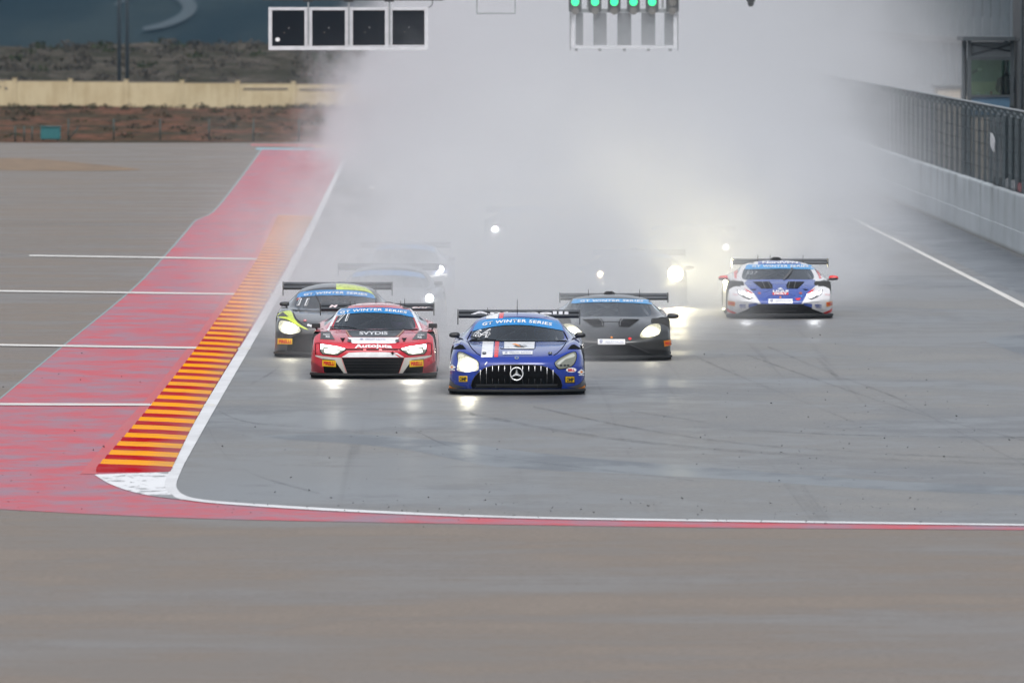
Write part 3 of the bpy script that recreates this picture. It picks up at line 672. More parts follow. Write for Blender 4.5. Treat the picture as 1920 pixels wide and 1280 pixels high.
def make_body_parts(kind):
    """smooth body cage -> dict of part name: (verts, faces), and the full surface for fitting stickers"""
    Wd, rows = BODY[kind]; vs = []; nR = len(rows)
    half = []
    for i, (y, bow, z, x) in enumerate(rows):
        r = []
        for j in range(8):
            xx = x[j]*Wd
            yy = y + bow*abs(x[j])**2.4
            if j == 6: yy += (.12, .13, .14, .12, .08, .05)[i] if i < 6 else 0
            if j == 7: yy += (.16, .22, .30, .28, .24, .12)[i] if i < 6 else 0
            r.append((xx, yy, z[j]))
        half.append(r)
    bm = bmesh.new(); G_ = []
    for r in half:
        L = [bm.verts.new((-p[0], p[1], p[2])) for p in r[:0:-1]] + [bm.verts.new(r[0])] + [bm.verts.new(p) for p in r[1:]]
        G_.append(L)
    lay = {}
    for i in range(nR-1):
        for j in range(14):
            f = bm.faces.new((G_[i][j], G_[i][j+1], G_[i+1][j+1], G_[i+1][j])); f.smooth = True
            c = j-7 if j >= 7 else 6-j       # column index from the centre line
            mi = 0
            if i in (6, 7) and c in (0, 1): mi = 1
            elif i in (7, 8, 9) and c == 3: mi = 2
            elif i == 10 and c in (0, 1): mi = 3
            f.material_index = mi
    cl = bm.edges.layers.float.new('crease_edge')
    for e in bm.edges:
        if len(e.link_faces) == 2 and e.link_faces[0].material_index != e.link_faces[1].material_index: e[cl] = .75
    # crisp nose, fender and roof lines
    for i in (0, 2, 3):
        for j in range(14):
            e = bm.edges.get((G_[i][j], G_[i][j+1]))
            if e: e[cl] = max(e[cl], .35 if i else .9)
    if kind != 'amg':
        for i in range(2, 6):
            for j in (2, 12, 4, 10):
                e = bm.edges.get((G_[i][j], G_[i+1][j]))
                if e: e[cl] = .5
    me = bpy.data.meshes.new('tmp'); bm.to_mesh(me); bm.free()
    o = link('tmp', me); md = o.modifiers.new('s', 'SUBSURF'); md.levels = 4; md.render_levels = 4
    for k in range(4): me.materials.append(m_black)
    dg = bpy.context.evaluated_depsgraph_get(); ev = bpy.data.meshes.new_from_object(o.evaluated_get(dg))
    V = [v.co.copy() for v in ev.vertices]; Fs = [(tuple(p.vertices), p.material_index) for p in ev.polygons]
    bpy.data.objects.remove(o)
    wy = (.96, 3.62 if kind == 'amg' else 3.55)
    keep = []
    for f, mi in Fs:
        c = sum((V[k] for k in f), Vector())/4
        if mi == 0 and abs(c.x) > .72 and any((c.y-w)**2+(c.z-.34)**2 < .39**2 for w in wy) and c.z < .72: continue
        keep.append((f, mi))
    parts = {}
    for idx, nm in enumerate(('body', 'windscreen', 'side_window', 'rear_window')):
        fs = [f for f, mi in keep if mi == idx]
        if nm == 'side_window':
            for s_ in (-1, 1):
                g = [f for f in fs if s_*V[f[0]].x > 0]; parts[nm+str(s_)] = g
        else: parts[nm] = fs
    def sub(fs):
        ids = sorted({k for f in fs for k in f}); mp_ = {k: n for n, k in enumerate(ids)}
        return [V[k] for k in ids], [tuple(mp_[k] for k in f) for f in fs]
    out = {k: sub(v) for k, v in parts.items()}
    return out, BVHTree.FromPolygons(V, [f for f, _ in Fs]), Wd, wy
_bodies = {}
def wheel_meshes():
    bm = bmesh.new(); pr = [(.21, -.14), (.29, -.155), (.325, -.15), (.34, -.12), (.343, 0), (.34, .12), (.325, .15), (.29, .155), (.21, .14)]
    n = 36; rings = []
    for k in range(n):
        a = 2*math.pi*k/n; rings.append([bm.verts.new((x, r*math.cos(a), r*math.sin(a))) for r, x in pr])
    for k in range(n):
        for i in range(len(pr)-1): bm.faces.new((rings[k][i], rings[k][i+1], rings[(k+1) % n][i+1], rings[(k+1) % n][i]))
    ty = bpy.data.meshes.new('tyre'); bm.to_mesh(ty); bm.free(); ty.materials.append(m_rubber); ty.polygons.foreach_set('use_smooth', [True]*len(ty.polygons))
    bm = bmesh.new(); tube(bm, (-.12, 0, 0), (-.10, 0, 0), .215, 24); tube(bm, (.10, 0, 0), (.135, 0, 0), .05, 12)
    for k in range(10):
        a = 2*math.pi*k/10; tube(bm, (.12, .04*math.cos(a), .04*math.sin(a)), (.11, .205*math.cos(a), .205*math.sin(a)), .016, 5)
    bmesh.ops.create_cone(bm, segments=30, radius1=.213, radius2=.213, depth=.27, matrix=Matrix.Rotation(math.pi/2, 4, 'Y'), cap_ends=False)
    ri = bpy.data.meshes.new('rim'); bm.to_mesh(ri); bm.free(); ri.materials.append(m_rim)
    return ty, ri
TY, RI = wheel_meshes()

def text_mesh(s_, bold=.02, shear=0.0, spacing=1.0):
    cu = bpy.data.curves.new('t', 'FONT'); cu.body = s_; cu.size = 1; cu.offset = bold; cu.shear = shear; cu.space_character = spacing; cu.fill_mode = 'FRONT'; cu.resolution_u = 3
    o = bpy.data.objects.new('t', cu); COL.objects.link(o)
    dg = bpy.context.evaluated_depsgraph_get(); dg.update(); me = bpy.data.meshes.new_from_object(o.evaluated_get(dg))
    vs = [(v.co.x, v.co.y) for v in me.vertices]; fs = [tuple(p.vertices) for p in me.polygons]
    bpy.data.objects.remove(o); bpy.data.curves.remove(cu); bpy.data.meshes.remove(me)
    x0 = min(v[0] for v in vs); x1 = max(v[0] for v in vs)
    return vs, fs, x0, x1
def smooth_poly(pts, n=5):
    out = []; m = len(pts)
    for i in range(m):
        p0, p1, p2, p3 = pts[i-1], pts[i], pts[(i+1) % m], pts[(i+2) % m]
        for k in range(n):
            t = k/n; out.append(tuple(.5*((2*p1[j])+(-p0[j]+p2[j])*t+(2*p0[j]-5*p1[j]+4*p2[j]-p3[j])*t*t+(-p0[j]+3*p1[j]-3*p2[j]+p3[j])*t**3) for j in (0, 1)))
    return out

class Car:
    def __init__(s, kind, label, cx, py0, width_px, yaw, m_body, crop, m_pillar=None, group='racing cars at the front of the field'):
        if kind not in _bodies: _bodies[kind] = make_body_parts(kind)
        parts, s.bvh, s.W, s.wy = _bodies[kind]; s.kind = kind
        g = G(cx, py0)
        s.e = empty('racing_car', (g.x, g.y, 0), yaw); tag(s.e, label, 'racing car', group)
        s.Mt = Matrix.Translation(g) @ Matrix.Rotation(yaw, 4, 'Z'); s.inv = s.Mt.inverted(); s.inv3 = s.inv.to_3x3()
        s.crop = crop; s.mbody = m_body
        for nm, (v, f) in parts.items():
            if nm.startswith('side_window'): nm = 'side_window'
            o = mesh(nm, v, f, m_body if nm == 'body' else m_glass, s.e, True)
            if nm == 'body':
                md = o.modifiers.new('shell', 'SOLIDIFY'); md.thickness = .02; md.offset = -1 if s.outward(o) else 1; md.material_offset = 1; md.material_offset_rim = 1
                o.data.materials.append(m_matt)
        # floor, splitter, inner arches
        W_ = s.W
        bm = bmesh.new(); bx(bm, -W_*.80, W_*.80, .55, 4.4, .05, .13); bx(bm, -W_*.62, W_*.62, .62, 1.4, .13, .45); bx(bm, -W_*.62, W_*.62, 3.1, 4.3, .13, .6); frombm('floor', bm, m_matt, s.e)
        bow = BODY[kind][1][0][1]; pts = []
        for k in range(-12, 13):
            t = k/12; pts.append((t*(W_+.012), .0 + bow*abs(t)**2.6))
        pts = pts + [(W_+.012, .95), (-W_-.012, .95)]
        def slab(name, z0, z1, pts, m):
            bm = bmesh.new(); a = [bm.verts.new((x, y, z0)) for x, y in pts]; b = [bm.verts.new((x, y, z1)) for x, y in pts]; n = len(pts)
            bm.faces.new(a[::-1]); bm.faces.new(b)
            for i in range(n): bm.faces.new((a[i], a[(i+1) % n], b[(i+1) % n], b[i]))
            bmesh.ops.recalc_face_normals(bm, faces=bm.faces[:]); return frombm(name, bm, m, s.e)
        slab('splitter', .058, .092, pts, m_black)
        slab('splitter_plank', .022, .057, [(x*.985, y+.035) for x, y in pts], m_matt)
        for sx in (-1, 1):
            rod('side_sill', (sx*(W_-.03), 1.4, .10), (sx*(W_-.03), 3.2, .10), .045, m_black, s.e, 8)
            for wy in s.wy:
                w = empty('wheel', (sx*(W_-.175), wy, .345)); w.parent = s.e
                t = link('tyre', TY, w); r = link('rim', RI, w)
                if sx < 0: r.rotation_euler = (0, 0, math.pi)
        # dashboard, seat, roll cage
        box('dashboard', -.62, .62, 1.95 if kind == 'amg' else 1.6, 2.25 if kind == 'amg' else 1.95, .52, .70, m_matt, s.e, .03)
        y0 = 2.7 if kind == 'amg' else 2.3
        box('seat', .14, .60, y0+.15, y0+.42, .25, .98, m_dgrey, s.e, .06)
        bm = bmesh.new(); zt = 1.06 if kind == 'amg' else (1.03 if kind == 'r8' else .94)
        ym = y0+.55
        for a, b in (((-.62, ym, .3), (-.45, ym, zt)), ((.62, ym, .3), (.45, ym, zt)), ((-.45, ym, zt), (.45, ym, zt)), ((-.6, ym, .55), (.45, ym, zt)), ((-.5, ym+.9, .62), (.4, ym, zt)), ((.5, ym+.9, .62), (-.4, ym, zt)), ((-.62, y0-.6, .72), (-.46, ym, zt)), ((.62, y0-.6, .72), (.46, ym, zt))): tube(bm, a, b, .022, 6)
        frombm('roll_cage', bm, M('cage_paint', (.30, .31, .32), .5), s.e, True)
    def outward(s, o):
        p = max(o.data.polygons, key=lambda q: q.center.z); return p.normal.z > 0
    def C(s, c, r): return (s.crop[0]+c/s.crop[2], s.crop[1]+r/s.crop[2])
    def hit(s, px, py):
        o = s.inv @ CAM; d = (s.inv3 @ ray(px, py)).normalized()
        h = s.bvh.ray_cast(o, d)
        if h[0] is None:      # just past the outline: take the nearest point of the outline instead
            cx0 = 800 + s.e.location.x*F/s.e.location.y; sg = 1 if cx0 > px else -1
            for k in range(1, 140):
                q = k*.25
                for dx, dy in ((0, q), (sg*q, 0), (sg*q*.7, q*.7)):
                    d = (s.inv3 @ ray(px+dx, py+dy)).normalized(); h = s.bvh.ray_cast(o, d)
                    if h[0] is not None: break
                if h[0] is not None: break
            if h[0] is None: t = (1.0-o.y)/d.y; h = s.bvh.find_nearest(o+d*t)
        n = h[1]
        if n.dot(d) > 0: n = -n
        return h[0], n
    def project(s, name, vs, fs, m, off=.004, step=5, both=False, parent=None, label=None, only=None):
        """lay a flat px outline on to the car's surface, cut fine enough to follow it; both: also the mirror image"""
        bm = bmesh.new(); bv = [bm.verts.new((x, y, 0)) for x, y in vs]
        for f in fs:
            try: bm.faces.new([bv[i] for i in f])
            except ValueError: pass
        x0 = min(v[0] for v in vs); x1 = max(v[0] for v in vs); y0 = min(v[1] for v in vs); y1 = max(v[1] for v in vs)
        for ax, a, b, st in ((0, x0, x1, step), (1, y0, y1, step*.5)):
            k = math.floor(a/st)+1
            while k*st < b:
                co = [0, 0, 0]; no = [0, 0, 0]; co[ax] = k*st; no[ax] = 1
                bmesh.ops.bisect_plane(bm, geom=bm.verts[:]+bm.edges[:]+bm.faces[:], plane_co=co, plane_no=no); k += 1
        for v in bm.verts:
            h, n = s.hit(v.co.x, v.co.y); v.co = h + n*off
        bmesh.ops.recalc_face_normals(bm, faces=bm.faces[:])
        o = frombm(name, bm, m, parent or s.e, True)
        if label: o['label'] = label
        if both: s.mirror(o)
        return o
    def mirror(s, o):
        me = o.data.copy()
        for v in me.vertices: v.co.x = -v.co.x
        me.flip_normals(); q = bpy.data.objects.new(o.name.split('.')[0], me); COL.objects.link(q); q.parent = o.parent; return q
    def patch(s, name, pts, m, **k):
        P_ = [s.C(*p) for p in pts]; return s.project(name, P_, [tuple(range(len(P_)))], m, **k)
    def stroke(s, name, pts, w, m, **k):
        P_ = [s.C(*p) for p in pts]; vs = []; fs = []; w = w/s.crop[2]/2
        for i, p in enumerate(P_):
            a = P_[max(0, i-1)]; b = P_[min(len(P_)-1, i+1)]; d = Vector((b[0]-a[0], b[1]-a[1])).normalized(); n = Vector((-d.y, d.x))*w
            vs += [(p[0]+n.x, p[1]+n.y), (p[0]-n.x, p[1]-n.y)]
        for i in range(len(P_)-1): fs.append((2*i, 2*i+1, 2*i+3, 2*i+2))
        return s.project(name, vs, fs, m, **k)
    def ell(s, c, r, a, b, n=18): return [(c+a*math.cos(2*math.pi*i/n), r+b*math.sin(2*math.pi*i/n)) for i in range(n)]
    def text(s, t, x0, x1, base, h, m, bold=.02, shear=0, both=False, off=.008, name='lettering', spacing=1.0, clip=None):
        vs, fs, a, b = text_mesh(t, bold, shear, spacing); P_ = []
        for x, y in vs:
            u = x0+(x-a)/(b-a)*(x1-x0); bl = base(u) if callable(base) else base
            P_.append(s.C(u, bl - y/.70*h))
        return s.project(name, P_, fs, m, off=off, step=8, both=both)
    def outline_text(s, t, x0, x1, base, h, shear=.25):
        s.text(t, x0, x1, base, h, m_white, .035, shear, name='race_number')
        s.text(t, x0+h*.05, x1-h*.05, base, h*.97, m_scr2, -.012, shear, off=.011, name='race_number')
    def banner(s, top, bot, tx0, tx1, tb, th, m=None):
        s.patch('banner', top+bot, m or m_blue_b, off=.006)
        s.text('GT WINTER SERIES', tx0, tx1, tb, th, m_white, .028, .12, off=.011, spacing=1.12)
    def lp(s, c, r, depth_y):   # local point on the sight line through a crop pixel, at local depth y
        o = s.inv @ CAM; d = (s.inv3 @ ray(*s.C(c, r))).normalized(); return o + d*((depth_y-o.y)/d.y)
    def wing(s, c0, c1, r0, r1, rend, y=4.35, m=None, cut=0):
        a = s.lp(c0, r0, y); b = s.lp(c1, r1, y); e = s.lp(c1, rend, y); hw = (b.x-a.x)/2; xm = (a.x+b.x)/2; hgt = a.z-b.z
        w = empty('rear_wing', (xm, y, a.z)); w.parent = s.e; m = m or m_black
        prof = [(-.02, -hgt*1.0), (-.05, -hgt*.78), (0, -hgt*.60), (.12, -hgt*.47), (.25, -hgt*.36), (.26, -hgt*.42), (.15, -hgt*.75), (.06, -hgt*.98)]
        prof2 = [(.20, -hgt*.5), (.17, -hgt*.36), (.21, -hgt*.2), (.33, 0), (.345, -.01), (.28, -hgt*.35)]
        for nm, pr in (('main_plane', prof), ('wing_flap', prof2)):
            bm = bmesh.new(); A = [bm.verts.new((-hw+.012, p[0], p[1])) for p in pr]; B = [bm.verts.new((hw-.012, p[0], p[1])) for p in pr]; n = len(pr)
            for i in range(n): bm.faces.new((A[i], A[(i+1) % n], B[(i+1) % n], B[i]))
            bm.faces.new(A); bm.faces.new(B[::-1]); bmesh.ops.recalc_face_normals(bm, faces=bm.faces[:]); frombm(nm, bm, m, w)
        for sx in (-1, 1):
            bm = bmesh.new(); ze = e.z-a.z
            pts = [(-.08, .01), (.38, .015), (.40, -.10), (.30, ze), (.02, ze), (-.08, -.12)]
            A = [bm.verts.new((sx*hw-.006, *p)) for p in pts]; B = [bm.verts.new((sx*hw+.006, *p)) for p in pts]; n = len(pts)
            for i in range(n): bm.faces.new((A[i], A[(i+1) % n], B[(i+1) % n], B[i]))
            bm.faces.new(A); bm.faces.new(B[::-1]); bmesh.ops.recalc_face_normals(bm, faces=bm.faces[:]); frombm('end_plate', bm, m, w)
            rod('wing_support', (sx*.30, -.15, .62-a.z), (sx*.30, .02, -hgt*.6), .018, m, w); rod('wing_support', (sx*.30, .1, .62-a.z), (sx*.30, .12, -hgt*.6), .018, m, w)
        s.w = w; s.wg = (a, b, hgt, xm); return w
    def wing_text(s, t, c0, c1, r_base, h, m, bold=.02, shear=0, y=4.35):
        vs, fs, a, b = text_mesh(t, bold, shear); out = []
        for x, z in vs:
            p = s.lp(c0+(x-a)/(b-a)*(c1-c0), r_base - z/.7*h, y-.075); out.append(p)
        o = mesh('wing_lettering', out, fs, m, s.w); o.matrix_parent_inverse = Matrix.Translation(-Vector(s.w.location)); return o
    def wing_patch(s, pts, m, y=4.35):
        out = [s.lp(c, r, y-.075) for c, r in pts]; o = mesh('wing_sticker', out, [tuple(range(len(out)))], m, s.w); o.matrix_parent_inverse = Matrix.Translation(-Vector(s.w.location)); return o
    def mirror_part(s, c0, c1, r0, r1, y, m, m2=None, root=None, boxy=False, stalk_from=None):
        """door mirror on the image right, and its twin"""
        a = s.lp(c0, r0, y); b = s.lp(c1, r1, y); cx = (a.x+b.x)/2; cz = (a.z+b.z)/2; sx_, sz_ = abs(b.x-a.x)/2, abs(a.z-b.z)/2
        for sg in (1, -1):
            w = empty('door_mirror', (sg*abs(cx), y, cz)); w.parent = s.e
            bm = bmesh.new()
            if boxy: bx(bm, -sx_, sx_, 0, .09, -sz_, sz_); bmesh.ops.bevel(bm, geom=bm.edges[:], offset=.008, segments=1, affect='EDGES')
            else:
                bmesh.ops.create_uvsphere(bm, u_segments=20, v_segments=12, radius=1)
                for v in bm.verts:
                    p = v.co; q = [math.copysign(abs(t_)**.7, t_) for t_ in p]; v.co = Vector((q[0]*sx_, q[1]*.075, q[2]*sz_*(1 - .12*sg*q[0])))
            frombm('mirror_shell', bm, m, w, not boxy)
            if m2:
                bm = bmesh.new(); bmesh.ops.create_uvsphere(bm, u_segments=16, v_segments=8, radius=1)
                for v in bm.verts: q = [math.copysign(abs(t_)**.7, t_) for t_ in v.co]; v.co = Vector((q[0]*sx_*.97, q[1]*.08-.004, -sz_*.32+q[2]*sz_*.66))
                frombm('mirror_underside', bm, m2, w, True)
            r = root or (.80, y+.05, .76)
            rod('mirror_stalk', (sg*(r[0]-abs(cx)), r[1]-y, r[2]-cz), (sg*(-sx_*.3 if not boxy else 0), .03, -sz_*.7), .014, m_dgrey if not boxy else m_black, w, 6)
    def lamps(s, c, r, y, power, both=True, color=(1, .93, .72), radius=.07, aim=-7, blend=.6):
        p = s.hit(*s.C(c, r))[0]; y = p.y-.05
        for sg in ((1, -1) if both else (1,)):
            l = bpy.data.lights.new('headlamp', 'SPOT'); l.energy = power; l.color = color; l.shadow_soft_size = radius; l.spot_size = math.radians(110); l.spot_blend = blend
            o = bpy.data.objects.new('headlamp_beam', l); COL.objects.link(o); o.parent = s.e; o.location = (sg*p.x if both else p.x, y-.06, p.z)
            o.rotation_euler = (math.radians(90+aim), 0, math.pi)
    def spill(s, c, r, power, both=True, color=(1, .93, .7)):  # added point light before each lens, throws a glare-like halo on the bodywork
        p, n_ = s.hit(*s.C(c, r)); p = p + Vector((0, -.10, .0))
        for sg in ((1, -1) if both else (1,)):
            l = bpy.data.lights.new('headlamp', 'POINT'); l.energy = power; l.color = color; l.shadow_soft_size = .015
            o = bpy.data.objects.new('headlamp_spill', l); COL.objects.link(o); o.parent = s.e; o.location = (sg*p.x, p.y, p.z)
    def antenna(s, c, r0, r1, y):
        a = s.lp(c, r0, y); b = s.lp(c, r1, y); h = s.bvh.ray_cast(Vector((a.x, y, 2)), Vector((0, 0, -1)))[0]
        if h: b = h
        rod('antenna', (a.x, y, b.z-.01), (a.x, y+.03, a.z), .007, m_black, s.e, 5, .004)
m_scr2 = M('windscreen_dark', (.05, .055, .06), .1, coat=.5)
m_plate_t = M('plate_ink', (.25, .27, .38), .5)
def glow_lamp(name, c, core, edge, rad, color):
    n = N(name); v = n.obj(); sp = n.n('SeparateXYZ'); n.l(v, sp.inputs[0])
    dx = n.math('DIVIDE', n.math('SUBTRACT', n.math('ABSOLUTE', sp.outputs[0]), abs(c.x)), rad[0]); dz = n.math('DIVIDE', n.math('SUBTRACT', sp.outputs[2], c.z), rad[1])
    g = n.math('EXPONENT', n.math('MULTIPLY', n.math('ADD', n.math('MULTIPLY', dx, dx), n.math('MULTIPLY', dz, dz)), -1.0))
    t = n.noise(v, 40, 2)
    e = n.n('Emission'); e.inputs[0].default_value = (*color, 1); n.l(n.math('MULTIPLY_ADD', g, core*.35, n.math('MULTIPLY', t, edge)), e.inputs[1]); n.l(e.outputs[0], n.out.inputs['Surface']); return n.m
def helmet_driver(car, label, mh):
    y0 = 2.55 if car.kind == 'amg' else 2.15; z = .0 if car.kind == 'amg' else -.03
    J = [(0, .05, .32), (0, .12, .5), (0, .10, .66), (0, .06, .76), (-.19, .06, .66), (-.26, -.12, .52), (-.14, -.38, .60), (.19, .06, .66), (.26, -.12, .52), (.14, -.38, .60), (-.1, -.2, .32), (-.12, -.6, .42), (-.1, -.95, .25), (.1, -.2, .32), (.12, -.6, .42), (.1, -.95, .25)]
    J = [(a, b, c+z) for a, b, c in J]
    E = [(0, 1), (1, 2), (2, 3), (2, 4), (4, 5), (5, 6), (2, 7), (7, 8), (8, 9), (0, 10), (10, 11), (11, 12), (0, 13), (13, 14), (14, 15)]
    me = skin_person('person', J, E, [.15, .15, .15, .07, .085, .06, .045, .085, .06, .045, .1, .075, .05, .1, .075, .05], M('race_suit', (.05, .055, .09), .8))
    p = link('person', me, None); p.matrix_world = car.Mt @ Matrix.Translation((.37, y0, 0)); tag(p, label, 'person')
    bm = bmesh.new(); bmesh.ops.create_uvsphere(bm, u_segments=20, v_segments=14, radius=1)
    for v in bm.verts: v.co = Vector((v.co.x*.125, v.co.y*.15+.04, v.co.z*.135+.875+z))
    frombm('helmet', bm, mh, p, True)
    bm = bmesh.new(); bmesh.ops.create_uvsphere(bm, u_segments=20, v_segments=14, radius=1)
    for v in bm.verts: v.co = Vector((v.co.x*.118, min(v.co.y*.156+.034, .03), v.co.z*.045+.885+z))
    frombm('visor', bm, m_matt, p, True)

def emblem_star(car, c, r, rad):
    """ring with three spokes, standing in front of the grille"""
    h, n = car.hit(*car.C(c, r)); R = rad/car.crop[2]/ (F/(car.e.location.y))
    w = empty('emblem', h + Vector((0, -.035, 0))); w.parent = car.e
    bm = bmesh.new(); n1, n2 = 40, 8; rr = .011
    rg = [[bm.verts.new(((R-rr+rr*math.cos(b*2*math.pi/n2))*math.cos(a*2*math.pi/n1), rr*math.sin(b*2*math.pi/n2), (R-rr+rr*math.cos(b*2*math.pi/n2))*math.sin(a*2*math.pi/n1))) for b in range(n2)] for a in range(n1)]
    for a in range(n1):
        for b in range(n2): bm.faces.new((rg[a][b], rg[(a+1) % n1][b], rg[(a+1) % n1][(b+1) % n2], rg[a][(b+1) % n2]))
    frombm('ring', bm, m_silver, w, True)
    for k in range(3):
        a = math.pi/2+k*2*math.pi/3; bm = bmesh.new(); d = Vector((math.cos(a), 0, math.sin(a))); q = Vector((-d.z, 0, d.x))
        t = [bm.verts.new(v) for v in (d*(R-.01)+q*.004, d*(R-.01)-q*.004, -d*.006-q*.022+Vector(), -d*.006+q*.022)]; f = bm.verts.new((0, -.022, 0)); e = bm.verts.new(d*(R-.01)+Vector((0, -.008, 0)))
        bm.faces.new((t[0], e, f, t[3])); bm.faces.new((e, t[1], t[2], f)); bm.faces.new((t[0], t[1], e)); bm.faces.new(t)
        frombm('spoke', bm, m_silver, w)

# ---- blue car ------------------------------------------------------
p_blue = paint('blue_paint', (.002, .026, .25), .2, .14)
B = Car('amg', 'glossy blue racing car with white and red stripes and round star emblem, leading', 969, 741.5, 258, -.013, p_blue, (830, 560, 6.4))
B.banner([(358, 392), (392, 320), (445, 262), (600, 243), (740, 234), (890, 231), (1040, 236), (1200, 246), (1385, 268), (1425, 325), (1447, 385)],
         [(1320, 362), (1180, 340), (1040, 322), (890, 316), (740, 320), (600, 338), (480, 362)], 478, 1310, lambda u: 289+41*((u-893)/415)**2, 34, )
B.outline_text('64', 368, 580, lambda u: 474-(u-368)*.06, 92)
for pts, m in (([(482, 512), (614, 512), (597, 703), (460, 703)], m_white), ([(630, 512), (680, 512), (664, 700), (618, 700)], m_red),
               ([(535, 180), (674, 170), (662, 238), (522, 243)], m_white), ([(684, 168), (737, 164), (724, 233), (675, 238)], m_red)):
    B.patch('stripe', pts, m, label='white stripe' if m is m_white else 'red stripe')
B.patch('sticker', [(740, 520), (1105, 520), (1096, 603), (738, 600)], m_white, off=.005, label='white bonnet panel with a dark and orange swoosh')
B.patch('sticker', [(850, 575), (900, 556), (1000, 562), (1012, 575), (960, 588), (900, 588)], m_dgrey, off=.009)
B.patch('sticker', [(830, 548), (880, 545), (920, 565), (940, 585), (900, 572), (870, 560)], m_orange, off=.011)
B.stroke('sticker', [(940, 562), (985, 575), (1010, 566)], 8, m_white, off=.011)
B.patch('sticker', [(718, 636), (900, 628), (1078, 628), (1078, 668), (900, 668), (720, 673)], m_white, off=.006)
B.text('GEDLICH RACING', 800, 1055, 660, 18, m_plate_t, 0, name='lettering'); B.patch('sticker', B.ell(762, 651, 16, 9), m_plate_t, off=.009)
for c in (498, 1290): B.patch('bonnet_pin', B.ell(c, 659, 26, 16), m_black, off=.012); B.patch('bonnet_pin', B.ell(c+2, 658, 9, 7), m_silver, off=.016)
B.patch('badge', B.ell(888, 711, 25, 17), m_silver, off=.008); B.patch('badge', B.ell(888, 711, 15, 10), M('badge_blue', (.03, .08, .25), .3), off=.011)
B.stroke('shut_line', [(1485, 520), (1430, 600), (1372, 655), (1330, 680)], 7, m_matt, both=True, off=.004)
B.stroke('shut_line', [(690, 585), (700, 600), (1090, 606), (1110, 590), (1120, 520)], 6, m_matt, off=.004)
B.patch('fender_vent', [(1503, 602), (1545, 556), (1580, 548), (1665, 602), (1670, 607), (1505, 607)], m_matt, both=True, off=.004)
B.stroke('sticker', [(215, 520), (180, 505), (140, 512), (122, 530), (135, 548)], 9, m_white, off=.007)
B.text('Gs', 150, 205, 538, 22, m_white, .02)
B.stroke('sticker', [(1650, 545), (1665, 560), (1690, 530)], 14, m_white, off=.007)
lensR = [(1345, 775), (1392, 730), (1470, 684), (1550, 648), (1592, 652), (1597, 705), (1572, 775), (1515, 818), (1415, 838), (1382, 828)]
B.patch('headlight_surround', smooth_poly([(1338, 776), (1388, 722), (1468, 674), (1552, 638), (1602, 644), (1608, 708), (1580, 782), (1520, 828), (1412, 848), (1374, 836)], 3), m_matt, both=True, off=.004)
hl_ = B.patch('headlight', smooth_poly(lensR, 3), m_lens, off=.010); hl_['label'] = 'unlit headlight'
hm = B.mirror(hl_); hm['label'] = 'lit headlight'
for pts in ([(1370, 780), (1430, 730), (1540, 668), (1575, 672), (1570, 700), (1470, 730), (1400, 790)],): B.patch('lens_strip', smooth_poly(pts, 2), M('lens_strip', (.42, .44, .40), .2, coat=1), off=.014, both=True)
for c in (1415, 1460, 1500): B.patch('lamp_cell', B.ell(c, 800, 16, 12), m_black, off=.015)
B.patch('lamp', smooth_poly([(205, 680), (250, 680), (350, 722), (428, 765), (436, 850), (360, 868), (300, 878), (225, 862), (188, 835), (200, 760)], 3), glow_lamp('lamp_light_a', B.hit(*B.C(305, 800))[0], 45, 1.2, (.07, .06), (1, .97, .78)), off=.03)
B.lamps(310, 800, .28, 14, both=False, aim=-4)
grille = [(392, 925), (440, 878), (505, 832), (590, 803), (700, 794), (888, 790), (1080, 794), (1190, 803), (1275, 832), (1335, 878), (1385, 925), (1418, 985), (1430, 1040), (1405, 1085), (1360, 1103), (888, 1108), (415, 1103), (370, 1085), (345, 1040), (358, 985)]
gr_ = B.patch('grille', grille, m_matt, off=.003)
B.stroke('grille_surround', grille+[grille[0]], 7, M('gloss_black', (.01, .01, .012), .15, coat=1), off=.012)
for c in (452, 525, 598, 671, 744, 817, 960, 1033, 1106, 1179, 1252, 1325):
    t = 803 + max(0, abs(c-888)-300)**1.25*.105; a, _ = B.hit(*B.C(c, t)); b, _ = B.hit(*B.C(c, 1015))
    rod('vane', a+Vector((0, -.012, 0)), b+Vector((0, -.012, 0)), .0042, m_silver, gr_, 6, .003)
B.patch('lower_grille', [(420, 1025), (1360, 1025), (1400, 1080), (1380, 1100), (400, 1100), (375, 1080)], m_black, off=.006)
B.stroke('grille_bar', [(400, 1026), (1375, 1026)], 8, m_dgrey, off=.014)
for c in (640, 1140): B.stroke('grille_bar', [(c, 1030), (c, 1100)], 6, m_dgrey, off=.010)
emblem_star(B, 888, 900, 84)
for c0, r0 in ((198, 925), (1474, 933)):
    if c0 > 1000: B.patch('sticker', [(c0-12, r0-6), (c0+108, r0-6), (c0+110, r0+76), (c0-8, r0+76)], m_black, off=.004)
    B.patch('sticker', [(c0, r0), (c0+100, r0), (c0+100, r0+68), (c0, r0+68)], m_yel, off=.007, label='yellow sticker with black letters')
    B.text('OMP', c0+7, c0+94, r0+52, 35, m_black, .05, off=.011); B.stroke('sticker', [(c0+5, r0+61), (c0+95, r0+61)], 4, m_black, off=.011); B.stroke('sticker', [(c0+5, r0+9), (c0+95, r0+9)], 4, m_black, off=.011)
for c0, r0 in ((1540, 853), (232, 846)):
    B.patch('sticker', B.ell(c0, r0, 62, 28), m_white, off=.006); B.text('BELL', c0-40, c0+40, r0+13, 26, m_red, .05, off=.010)
for c0, r0 in ((1660, 880), (116, 822)):
    B.patch('sticker', [(c0-45, r0), (c0, r0-38), (c0+45, r0), (c0, r0+28)], m_white, off=.006); B.patch('sticker', B.ell(c0, r0-3, 14, 12), m_orange, off=.010); B.patch('sticker', [(c0-30, r0+28), (c0+34, r0+28), (c0+34, r0+38), (c0-30, r0+38)], m_white, off=.006)
